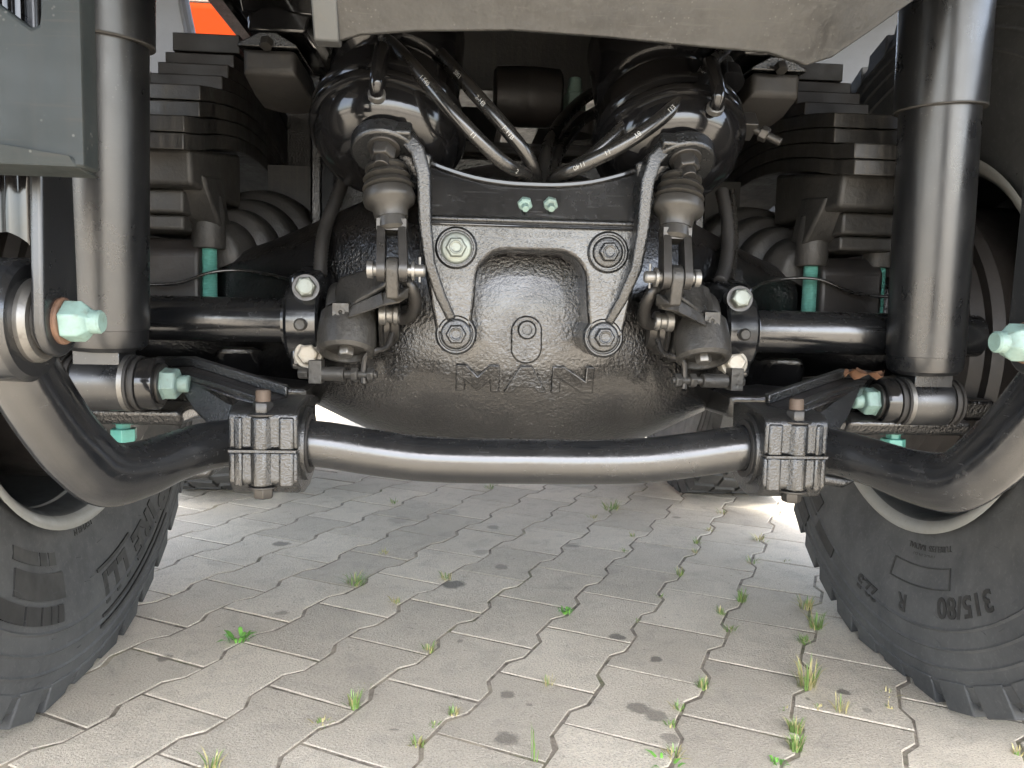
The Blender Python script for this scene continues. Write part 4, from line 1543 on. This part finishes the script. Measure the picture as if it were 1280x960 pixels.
yy_ = np.linspace(.9, 2.85, 160)
zz_ = np.array([leaf_z(v) for v in yy_])
zz_ = np.convolve(np.pad(zz_, 8, mode='edge'), np.ones(17) / 17, mode='valid')
for s in (-1, 1):
    lab = ('stack of dull black spring leaves at left, between shock absorber and left brake chamber' if s < 0 else
           'stack of dull black spring leaves at right, between right brake chamber and shock absorber')
    t = thing('leaf_spring', lab, 'leaf spring', (s * .455, 1.0, .76), 'leaf springs')
    # leaves from the bottom up: start y, level of the top surface relative to leaf curve
    starts = [(.942, -.0605), (.945, -.0405), (1.0, -.0205), (1.003, -.0005), (1.10, .018), (1.128, .036), (1.156, .054), (1.185, .083)]
    for i, (y0, dz) in enumerate(starts):
        th_ = .0185 if i < 7 else .026
        hw = .0495 if i < 4 else .0475
        ys = [y for y in np.linspace(y0, 3.75 - y0, 34)]
        P = [Vector((s * .4515, y, float(np.interp(y, yy_, zz_)) + dz - th_ / 2)) for y in ys]
        if i == 7:
            P[0].z += .004
        T = [Vector((0, 0, th_ / 2))] * len(P)
        mb = MB()
        mb.strip(P, (hw, 0, 0), T)
        mb.build('leaf', M_spring if i < 4 else M_brown, t, bevel=.0015, ang=40)
    lab = ('dusty cast spring seat with teal studs under the left leaf spring' if s < 0 else 'dusty cast spring seat with teal studs under the right leaf spring')
    t = thing('spring_seat', lab, 'spring seat', (s * .46, 1.05, .66), 'spring seats')
    mb = MB()
    mb.hull([(s * x, y, z) for x in (.408, .515) for (y, z) in ((.982, .7545), (.99, .712), (1.2, .712), (1.2, .79))])
    mb.build('seat_block', M_iron, t, bevel=.006, seg=3)
    mb = MB()
    mb.hull([(s * x, y, z) for x in (.430, .515) for (y, z) in ((1.02, .711), (1.02, .682), (1.2, .682), (1.2, .711))])
    mb.hull([(s * x, y, z) for x in (.435, .515) for (y, z) in ((1.035, .681), (1.035, .662), (1.2, .662), (1.2, .681))])
    mb.hull([(s * x, y, z) for x, y, z in ((.405, 1.02, .73), (.44, 1.02, .73), (.405, 1.1, .74), (.44, 1.1, .71), (.398, 1.06, .675), (.44, 1.06, .675), (.398, 1.11, .68), (.44, 1.11, .68), (.398, 1.07, .67), (.45, 1.04, .69))])
    mb.build('seat_base', M_iron, t, bevel=.004, seg=3)
    for xx in (.418, .517):
        mb = MB()
        mb.lathe((s * xx, 1.08, .642), (0, 0, 1), [(0, .0205), (.002, .0215), (.045, .0225), (.07, .018)], 20)
        mb.build('stud_boss', M_iron, t, bevel=.001)
        mb = MB()
        pr = []
        zz = 0
        while zz < .062:
            pr += [(zz, .0098), (zz + .0011, .0104), (zz + .0022, .0098)]
            zz += .0022
        mb.lathe((s * xx, 1.08, .642), (0, 0, -1), pr + [(.063, .0104), (.11, .0104)], 20)
        mb.build('stud', M_green, t, ang=50)
        mb = MB()
        mb.hexa((s * xx, 1.0, .452), (0, 0, -1), .016, .030, rot=.2)
        mb.cyl((s * xx, 1.0, .47), (s * xx, 1.0, .452), .008, .008)
        mb.build('stud_nut', M_green, t, bevel=.0008)
    # ribbed rubber body beside the seat
    rc = sym((258, 312), (1006, 326), 1.10)
    mb = MB()
    pr = [(0, .012), (0, .034), (.006, .040)]
    for k in range(4):
        q, r = .012 + k * .052, .047 + k * .0175
        pr += [(q, r - .006), (q + .006, r), (q + .034, r + .003), (q + .044, r - .003), (q + .046, r - .012)]
    pr += [(.23, .10), (.24, .05)]
    mb.lathe((s * rc.x, 1.10, rc.z - .012), (-s * .12, 1, .08), pr, 56)
    mb.build('ribbed_body', M_iron, t, ang=50)
    for (px, py, qx, qy) in ((148, 541, 1110, 558),):
        nt_ = sym((px, py), (qx, qy), .95)
        mb = MB()
        mb.lathe((s * nt_.x, .95, nt_.z + .008), (0, 0, -1), [(-.03, .009), (0, .009), (.0, .0155), (.013, .0155), (.016, .014)], 6)
        mb.build('clamp_nut', M_green, t, bevel=.0008)
    k_ = [sym(p, q, 1.0) for p, q in (((196, 588), (1060, 598)), ((272, 576), (1000, 588)), ((268, 590), (1004, 604)), ((222, 598), (1045, 608)))]
    mb = MB()
    mb.hull([Vector((s * p.x, y, p.z)) for p in k_ for y in (.98, 1.12)])
    mb.build('clamp_plate', M_castfine, t, bevel=.006, seg=3)
    mb = MB()
    mb.box((s * .32, 1.33, .62), (s * .40, 1.40, .80))
    mb.build('dark_filler', M_spring, t)  # dark block added to black out the gap behind the seat

# ---- bump stops
for s in (-1, 1):
    lab = ('dark rubber bump stop under a bracket at upper left, beside the left spring' if s < 0 else 'dark rubber bump stop under a bracket at upper right, beside the right spring')
    a, b = sym((302, 72), (990, 90), 1.0), sym((366, 78), (930, 95), 1.0)
    xo, xi, zt = max(a.x, b.x), min(a.x, b.x), (a.z + b.z) / 2 + .003
    t = thing('bump_stop', lab, 'bump stop', (s * (xo + xi) / 2, 1.04, zt), 'bump stops')
    mb = MB()
    pts = []
    for x, k in ((xo, 1), (xi, -1)):
        pts += [(s * x, .985, zt), (s * x, 1.10, zt), (s * x, .985, zt - .028)]
    for k in range(9):
        f = k / 8
        pts.append((s * (xo - .004 + (xi - .006 - xo) * f), 1.02, zt - .044 - .006 * math.sin(math.pi * f)))
        pts.append((s * (xo - .004 + (xi - .012 - xo) * f), 1.08, zt - .048 - .006 * math.sin(math.pi * f)))
    mb.hull(pts)
    mb.build('rubber_block', M_rubber, t, bevel=.006, seg=3)
    mb = MB()
    mb.hull([(s * x, y, z) for (x, z) in ((xo + .006, zt + .001), (xi - .004, zt + .001), (xo + .004, zt + .005), (xi - .002, zt + .005), ((xo + xi) / 2 + .01, zt + .018), ((xo + xi) / 2 - .01, zt + .018)) for y in (.98, 1.10)])
    mb.build('steel_cap', M_castfine, t, bevel=.0015)
    mb = MB()
    mb.hexa((s * (xo + xi) / 2, .975, zt + .006), (0, -.5, -.8), .010, .014)
    mb.build('cap_nut', M_dsteel, t)
    mb = MB()
    mb.hull([(s * x, y, z) for (x, z) in ((xo - .004, zt + .02), (xi - .012, zt + .02), (xo - .006, zt + .04), (xi - .02, zt + .042), ((xo + xi) / 2, zt + .052)) for y in (.985, 1.12)])
    mb.hull([(s * x, y, z) for (x, z) in ((xo + .006, zt + .045), (xi - .02, zt + .045), (xo + .035, zt + .20), (xi - .02, zt + .20)) for y in (1.0, 1.16)])
    mb.build('bracket', M_gloss, t, bevel=.004, seg=3)

# ================================================================== HOSES, LEADS, CABLES
def hose(pxs, r, label, text=None, grp='air hoses on the brake chambers', mtl=None, name='air_hose', cat='hose', rib=0.0, sub=10, flip=False, t0=.35):
    pts = [at(*p) for p in pxs]
    mb = MB()
    mb.tube(pts, r, 18, sub=sub, rib=rib)
    o = mb.build(name, mtl or M_hose, None, ang=70 if not rib else 80)
    tag(o, label, cat, grp)
    if text:
        P = spline(pts, 14)
        L = [0.0]
        for i in range(1, len(P)):
            L.append(L[-1] + (P[i] - P[i - 1]).length)
        tm = MB()
        for body, f0 in text:
            vs, fs = text_geo(body, .0068, .0002, 0, 2)
            base_s = L[-1] * f0
            out = []
            for v in vs:
                ss = min(max(base_s + v.x, 0), L[-1] - 1e-4)
                k = max(0, np.searchsorted(L, ss) - 1)
                f = (ss - L[k]) / (L[k + 1] - L[k])
                p = P[k].lerp(P[k + 1], f)
                tg = (P[k + 1] - P[k]).normalized()
                vw = (c_o - p).normalized()
                vw = (vw - tg * vw.dot(tg)).normalized()
                up_ = vw.cross(tg)
                ph = (v.y - .003) / r
                out.append(p + (vw * math.cos(ph) + up_ * math.sin(ph)) * (r + .0004 + max(v.z, 0)))
            tm.add(out, fs)
        tm.build('hose_print', M_print, o)
    return o


hose([(470, 50, .95), (488, 54, .91), (528, 96, .865), (575, 150, .845), (625, 200, .855), (660, 222, .89), (668, 245, .92)], .0078, 'black printed air hose from the outer port of the left brake chamber', [('1 F40', .38), ('11', .62), ('2', .8)])
hose([(534, 52, .97), (556, 74, .93), (600, 124, .885), (640, 170, .875), (664, 204, .888), (672, 240, .92)], .0080, 'black printed air hose from the inner port of the left brake chamber', [('2003', .33), ('2-HB', .5), ('F 11B', .66)])
hose([(908, 60, .95), (886, 84, .90), (838, 138, .86), (780, 180, .85), (725, 208, .865), (696, 222, .89), (684, 242, .92)], .0080, 'black printed air hose from the outer port of the right brake chamber', [('F 40', .25), ('E11', .46), ('BT', .6), ('11', .7), ('1140', .78)])
hose([(838, 70, .98), (822, 100, .94), (786, 150, .895), (745, 190, .885), (705, 218, .90), (688, 242, .925)], .0072, 'dark air hose from the inner port of the right brake chamber, behind the printed one')
hose([(750, 110, 1.2), (722, 130, 1.16), (696, 160, 1.08), (682, 195, .98), (682, 238, .94)], .0085, 'upper dark hose dropping behind the bracket right of the rubber bush', grp='dark hoses behind the bracket')
hose([(752, 136, 1.2), (726, 152, 1.16), (706, 178, 1.08), (692, 205, .99), (690, 238, .95)], .0085, 'lower dark hose dropping behind the bracket right of the rubber bush', grp='dark hoses behind the bracket')
hose([(436, 205, 1.06), (422, 245, 1.04), (408, 280, 1.02), (402, 310, 1.0), (400, 345, .985)], .0085, 'corrugated black conduit beside the left brake chamber', grp='corrugated conduits', mtl=M_rubber, name='wiring_conduit', cat='conduit', rib=.07, sub=16)
hose([(902, 238, 1.06), (908, 270, 1.04), (910, 305, 1.02), (906, 335, 1.0), (900, 352, .985)], .0085, 'corrugated black conduit beside the right brake chamber', grp='corrugated conduits', mtl=M_rubber, name='wiring_conduit', cat='conduit', rib=.07, sub=16)
hose([(915, 238, 1.07), (918, 275, 1.05), (919, 310, 1.03), (914, 350, .99)], .0042, 'thin smooth lead running beside the right corrugated conduit', grp='thin leads', name='sensor_lead', cat='cable')
hose([(176, 356, 1.04), (222, 354, 1.045), (262, 341, 1.05), (300, 338, 1.06), (340, 344, 1.05), (385, 356, 1.0)], .0022, 'thin black cable crossing the left teal stud', grp='thin leads', name='sensor_lead', cat='cable')
hose([(1122, 372, 1.04), (1070, 367, 1.045), (1026, 350, 1.05), (990, 348, 1.06), (955, 354, 1.05), (925, 372, 1.0)], .0022, 'thin black cable crossing the right teal stud', grp='thin leads', name='sensor_lead', cat='cable')

# torque rod bush between the chambers
t = thing('torque_rod', 'brown-black torque rod bush with a pale teal nut, between the two brake chambers', 'torque rod', at(660, 160, 1.25))
c = at(660, 122, 1.2)
mb = MB()
mb.lathe(c + Vector((-.052, 0, 0)), (1, 0, 0), [(0, .036), (.004, .042), (.03, .0435), (.047, .044), (.05, .0432), (.053, .044), (.07, .0435), (.098, .042), (.102, .036)], 40)
mb.build('bush', M_brown, t, ang=40)
mb = MB()
mb.hull([c + Vector((x, y, z)) for x in (-.03, .03) for (y, z) in ((.02, .02), (.02, -.02), (.5, .05), (.5, -.01))])
mb.build('rod', M_spring, t, bevel=.004)
c2 = at(718, 128, 1.2)
mb = MB()
mb.lathe(c2 + Vector((0, 0, -.05)), (0, 0, 1), [(0, .03), (.03, .03), (.032, .018)], 20)
mb.build('stud_foot', M_brown, t)
mb = MB()
mb.hexa(c2 + Vector((0, 0, -.014)), (0, 0, 1), .026, .031, rot=.2)
mb.lathe(c2 + Vector((0, 0, .012)), (0, 0, 1), [(0, .0135), (.012, .0105), (.022, .0095), (.024, .008)], 18)
mb.build('stud_nut', M_teal, t, bevel=.0015)
mb = MB()
mb.hull([Vector((x, y, z)) for x in (-.13, .14) for (y, z) in ((1.17, .72), (1.17, .80), (1.32, .85), (1.32, .70))])
mb.build('rod_mount', M_cast, t, bevel=.01)

# ================================================================== CHASSIS ABOVE
t = thing('truck_chassis', 'dark truck chassis frame above the axle, seen in the gaps at the top', 'chassis', (0, 2.5, 1.0))
for s in (-1, 1):
    mb = MB()
    mb.box((s * .372, .66, .945), (s * .382, 6.2, 1.20))
    mb.box((s * .30, .66, .945), (s * .371, 6.2, .955))
    mb.box((s * .30, .66, 1.19), (s * .371, 6.2, 1.20))
    mb.build('rail', M_gloss, t, bevel=.002)
for y in (1.42, 2.3, 3.4, 4.6):
    mb = MB()
    mb.box((-.371, y, .96), (.371, y + .12, 1.18))
    mb.build('crossmember', M_spring, t, bevel=.003)
mb = MB()
mb.box((-.62, -.45, 1.205), (.62, 6.0, 1.25))
mb.build('shade_deck', M_spring, t, bevel=.003)  # unseen deck added overhead to block the sky and darken the underside
for s in (-1, 1):
    mb = MB()
    mb.box((s * .621, -.35, 1.205), (s * 1.0, 1.25, 1.25))
    mb.build('shade_wing', M_spring, t, bevel=.003)  # unseen side pieces added to keep direct sun off the paving
    mb = MB()
    mb.box((s * .63, 1.255, 1.50), (s * 1.25, 2.35, 1.54))
    mb.box((s * .63, 1.255, 1.252), (s * 1.0, 1.27, 1.498))
    mb.build('shade_panel', M_spring, t, bevel=.003)  # unseen panels added to shade the grey mudguards from sun and sky
for s in (-1, 1):
    mb = MB()
    # side hanger plate that carries the spring pivot further forward
    mb.hull([(s * x, y, z) for x in (.385, .41) for (y, z) in ((1.62, .95), (2.1, .95), (1.72, .60), (2.0, .60))])
    mb.build('pivot_hanger', M_cast, t, bevel=.006)
    mb = MB()
    mb.hull([(s * x, y, z) for x in (.30, .318) for (y, z) in ((1.26, .93), (1.4, .93), (1.26, .55), (1.34, .55))])
    mb.hull([(s * x, y, z) for x in (.10, .425) for (y, z) in ((1.50, .56), (1.53, .56), (1.50, .94), (1.53, .94))])
    mb.build('dark_backing', M_cast, t, bevel=.004)  # dark plates added to black out the bright gaps beside the springs
    mb = MB()
    mb.lathe((s * .47, .90, 1.02), (s, 0, 0), [(-.07, .03), (.06, .03)], 24)
    mb.build('shock_mount', M_spring, t)
# the axle ahead
ax2 = thing('front_tandem_axle', 'dark axle beam further ahead, below the housing in shadow', 'axle', (0, 2.56, .45))
mb = MB()
mb.lathe((-.66, 2.56, .53), (1, 0, 0), [(0, .08), (.4, .085), (.52, .17), (.62, .19), (.72, .18), (.84, .09), (1.32, .08)], 32)
mb.build('housing', M_cast, ax2, ang=60)

# grey mudguard panels behind the rear tyres
for s in (-1, 1):
    side = 'left' if s < 0 else 'right'
    t = thing('mudguard', 'light grey mudguard panel with a dark edge, seen past the %s spring' % side, 'mudguard', (s * .9, 1.95, .9), 'mudguards')
    y0 = 1.93
    ed = [(.675, .92), (.70, 1.05), (.74, 1.20), (.775, 1.34), (.80, 1.50), (.82, 1.75)]
    mb = MB()
    P = [Vector((s * (x + 1.2) / 2, y0 + (z - .92) * .25, z)) for x, z in ed]
    mb.strip(P, [Vector(((1.2 - x) / 2, 0, 0)) for x, z in ed], (0, .004, 0))
    mb.build('panel', M_mud, t, ang=50)
    mb = MB()
    mb.tube([Vector((s * x, y0 + (z - .92) * .25, z)) for x, z in ed], .013, 10, sub=4)
    mb.build('edge_strip', M_rubber, t)

# orange vehicle standing beyond, on the left
t = thing('parked_vehicle', 'bright orange vehicle body glimpsed through a gap at upper left', 'vehicle', (-3.0, 6.2, 0))
mb = MB()
mb.hull([(x, y, z) for x in (-4.4, -1.45) for (y, z) in ((5.3, .6), (5.3, 2.52), (7.6, .6), (7.6, 2.52))])
mb.build('body', M_orange, t, bevel=.05, seg=4)
mb = MB()
mb.hull([(x, y, z) for x in (-4.38, -1.47) for (y, z) in ((5.29, 2.53), (5.32, 3.2), (7.6, 2.53), (7.5, 3.2))])
mb.build('roof', M_white, t, bevel=.05, seg=4)
mb = MB()
mb.box((-4.2, 5.292, 2.20), (-1.6, 5.30, 2.215))
mb.build('panel_seam', M_orange, t)
for x in (-4.05, -1.95):
    mb = MB()
    mb.lathe((x, 5.8, .48), (1, 0, 0), [(0, .30), (0, .44), (.03, .48), (.22, .48), (.25, .44), (.25, .30)], 40)
    mb.build('wheel', M_tyre, t)

# ================================================================== SMALL THINGS
c = at(1080, 469, .87)
mb = MB()
vs, fs = [], []
rn = random.Random(4)
nx_, ny_ = 9, 5
for i in range(nx_):
    for j in range(ny_):
        f, g = i / (nx_ - 1) - .5, j / (ny_ - 1) - .5
        w = (1 - (2 * f) ** 2) ** .5 if abs(f) < .5 else .15
        vs.append(c + Vector((f * .046, g * .034 * max(w, .2), -.002 + .012 * abs(g) + rn.uniform(-.003, .003) + .004 * math.sin(i * 1.7))))
for i in range(nx_ - 1):
    for j in range(ny_ - 1):
        fs.append([i * ny_ + j, (i + 1) * ny_ + j, (i + 1) * ny_ + j + 1, i * ny_ + j + 1])
n = len(vs)
vs += [v + Vector((0, 0, -.0006)) for v in vs]
fs += [[n + q for q in f[::-1]] for f in fs]
mb.add(vs, fs)
tag(mb.build('dead_leaf', M_leafm, None, ang=80), 'curled brown dead leaf lying on the right clamp arm beside the shock absorber', 'leaf')

# grass: (px, py, height px, spread px, blades, kind g=green y=straw b=broad, label)
TINY = 'small sparse grass sprout in a joint between the pavers'
GR = [(444, 730, 15, 16, 26, 'g', 'bright green grass tuft left of centre, level with the left tyre lettering'), (496, 753, 10, 9, 10, 'y', 'small yellow sprout below and right of the big green tuft left of centre'), (558, 724, 13, 9, 10, 'y', 'yellowish tuft beside a round dark oil stain'),
      (479, 692, 9, 8, 9, 'y', 'thin yellow-green sprout in a joint above the round dark stain'), (494, 629, 9, 8, 10, 'g', 'tiny green sprout in the far rows, directly under the bar left of centre'), (298, 800, 14, 17, 12, 'b', 'bright green broad-leaved weed right of the left tyre'), (612, 610, 8, 9, 9, 'g', 'tiny green sprout right under the bar at its lowest point'),
      (764, 637, 12, 14, 20, 'g', 'spreading green tuft just below the right half of the bar'), (741, 648, 7, 8, 8, 'y', 'yellowish sprout next to the spreading green tuft under the bar'), (790, 671, 8, 6, 7, 'y', 'faint yellow sprout in the zigzag joint right of centre, upper of two'), (781, 690, 7, 6, 7, 'g', 'green sprout in the zigzag joint right of centre, lower of two'), (902, 642, 7, 9, 9, 'y', 'faint yellow sprout under the right clamp, farthest of its joint'),
      (887, 663, 7, 9, 8, 'y', 'yellow sprout left of the right tyre, second farthest of its joint'), (872, 679, 9, 8, 11, 'g', 'green sprout left of the right tyre, upper of a close pair'), (869, 690, 7, 6, 7, 'y', 'yellow sprout left of the right tyre, lower of a close pair'), (850, 719, 12, 7, 10, 'y', 'upright yellow-green sprout in the joint midway to the right tyre'), (951, 676, 9, 13, 14, 'y', 'wide yellowish sprout nearest the upper tread of the right tyre'), (940, 703, 9, 11, 10, 'y', 'wide flat yellow-green sprout one paver before the right tyre'),
      (927, 752, 18, 8, 20, 'g', 'upright green tuft left of the right tyre, in a long straight joint'), (902, 768, 12, 8, 12, 'g', 'green sprout just below the upright tuft left of the right tyre'), (912, 788, 9, 9, 12, 'g', 'green sprout second below the upright tuft left of the right tyre'), (706, 766, 13, 11, 9, 'b', 'small broad-leaved weed near the middle of the pavement'),
      (826, 746, 6, 8, 8, 'g', 'tiny green sprout above the dark stain right of centre'), (796, 776, 6, 6, 6, 'g', 'tiny green sprout left of the dark stain right of centre'), (1007, 760, 16, 14, 22, 'y', 'yellow-green clump close beside the right tyre tread'), (1020, 785, 22, 12, 30, 'g', 'tall dense green clump touching the right tyre tread'),
      (1006, 803, 11, 11, 16, 'g', 'squat green tuft below the tall clump at the right tyre'), (443, 884, 22, 12, 16, 'g', 'spiky green tuft at lower left, beside a horizontal joint'), (536, 814, 14, 10, 14, 'g', 'green tuft in a joint corner left of the stained pavers'), (402, 905, 9, 13, 14, 'y', 'dry flat sprout at lower left, below the spiky green tuft'),
      (458, 859, 6, 9, 8, 'y', 'tiny straw sprout right of the spiky green tuft at lower left'), (567, 893, 14, 9, 10, 'g', 'upright green sprout near the bottom, left of the centre stains'), (543, 907, 9, 8, 8, 'g', 'small green sprout near the bottom, left neighbour of an upright one'), (522, 932, 14, 10, 18, 'y', 'withered straw-coloured tuft in the bottom joint left of centre'), (264, 960, 22, 20, 14, 'y', 'straw and green tuft at the bottom edge, left'),
      (686, 856, 20, 10, 6, 'y', 'thin dry stalks right of centre, on a horizontal joint'), (668, 950, 50, 7, 2, 'y', 'single long dry blade at the bottom edge, near the centre'), (879, 860, 17, 9, 16, 'g', 'green tuft in the joint right of the twin oil stain'), (848, 886, 12, 10, 10, 'g', 'green sprout at the right end of the twin oil stain'),
      (839, 908, 12, 8, 8, 'g', 'small green sprout just under the right end of the twin oil stain'), (842, 945, 16, 14, 14, 'y', 'reddish straw sprout at the bottom edge, above the fresh seedling'), (833, 956, 10, 20, 7, 'b', 'fresh broad-leaved seedling at the bottom edge, right of centre'), (1008, 860, 38, 18, 22, 'y', 'tall wispy tuft with dry stalks before the right tyre'),
      (1050, 890, 26, 12, 7, 'y', 'wispy dry stalks in the joint before the right tyre'), (1025, 886, 10, 8, 6, 'y', 'tiny straw sprout left of the wispy stalks before the right tyre'), (995, 915, 20, 11, 26, 'g', 'long strip of dense green grass at lower right, upper end'), (995, 938, 22, 11, 28, 'g', 'long strip of dense green grass at lower right, lower end'),
      (972, 955, 12, 11, 9, 'b', 'small leafy seedling at the bottom edge, left of the green strip'), (1110, 868, 10, 14, 6, 'y', 'dry sprout under the right tyre, upper of two'), (1112, 884, 10, 8, 5, 'y', 'dry sprout under the right tyre, lower of two'), (1270, 942, 12, 10, 8, 'y', 'yellow sprout in the bottom right corner'), (983, 702, 5, 7, 6, 'y', 'tiny sprout in the bright paving beside the right tyre tread'), (980, 888, 7, 7, 6, 'g', 'small green sprout above the long green strip at lower right')]
for (px, py, hp, sp, nb, kd, lb) in GR:
    q = gr(px, py)
    z = (q - c_o).dot(c_f)
    h, w = hp / FPX * z * 1.05, sp / FPX * z * 1.2
    nb = int(nb * 2.2) if kd != 'b' else int(nb * 1.8)
    rn = random.Random(int(px * 7 + py))
    t = thing('grass_tuft' if kd != 'b' else 'weed', lb or TINY, 'grass' if kd != 'b' else 'weed', (q.x, q.y, -.004), 'grass and weeds in the paver joints')
    parts = {'g': MB(), 'y': MB(), 'b': MB()}
    for k in range(nb):
        a = rn.uniform(0, 6.283)
        rad = rn.random() ** .6
        base = Vector((q.x + .5 * w * rad * math.cos(a), q.y + .5 * w * rad * math.sin(a), -.005))
        dr = Vector((math.cos(a + rn.uniform(-.8, .8)), math.sin(a + rn.uniform(-.8, .8)), 0))
        if kd == 'b':
            Lh = h * rn.uniform(.6, 1.1)
            out_ = w * rn.uniform(.4, .8)
            wd = w * rn.uniform(.07, .12)
        else:
            Lh = h * rn.uniform(.45, 1.1)
            out_ = w * rn.uniform(.1, .9)
            wd = rn.uniform(.0007, .0013)
        side = Vector((-dr.y, dr.x, 0))
        ps = [base, base + dr * out_ * .25 + Vector((0, 0, Lh * .5)), base + dr * out_ * .6 + Vector((0, 0, Lh * .85)), base + dr * out_ + Vector((0, 0, Lh * (1.0 if kd != 'b' else .8)))]
        ws = [wd * (.8 if kd != 'b' else .3), wd, wd * (.7 if kd != 'b' else 1.0), wd * .05]
        kk = kd if kd == 'b' else ('y' if rn.random() < (.8 if kd == 'y' else .22) else 'g')
        if kd == 'y' and rn.random() < .2:
            kk = 'g'
        vs = []
        for p, ww in zip(ps, ws):
            vs += [p - side * ww, p + side * ww]
        parts[kk].add(vs, [[0, 1, 3, 2], [2, 3, 5, 4], [4, 5, 7, 6]])
    for kk, m_, nm in (('g', M_grass, 'green_blades'), ('y', M_gdry, 'dry_blades'), ('b', M_gbright, 'leaves')):
        if parts[kk].v:
            parts[kk].build(nm, m_, t, ang=80)
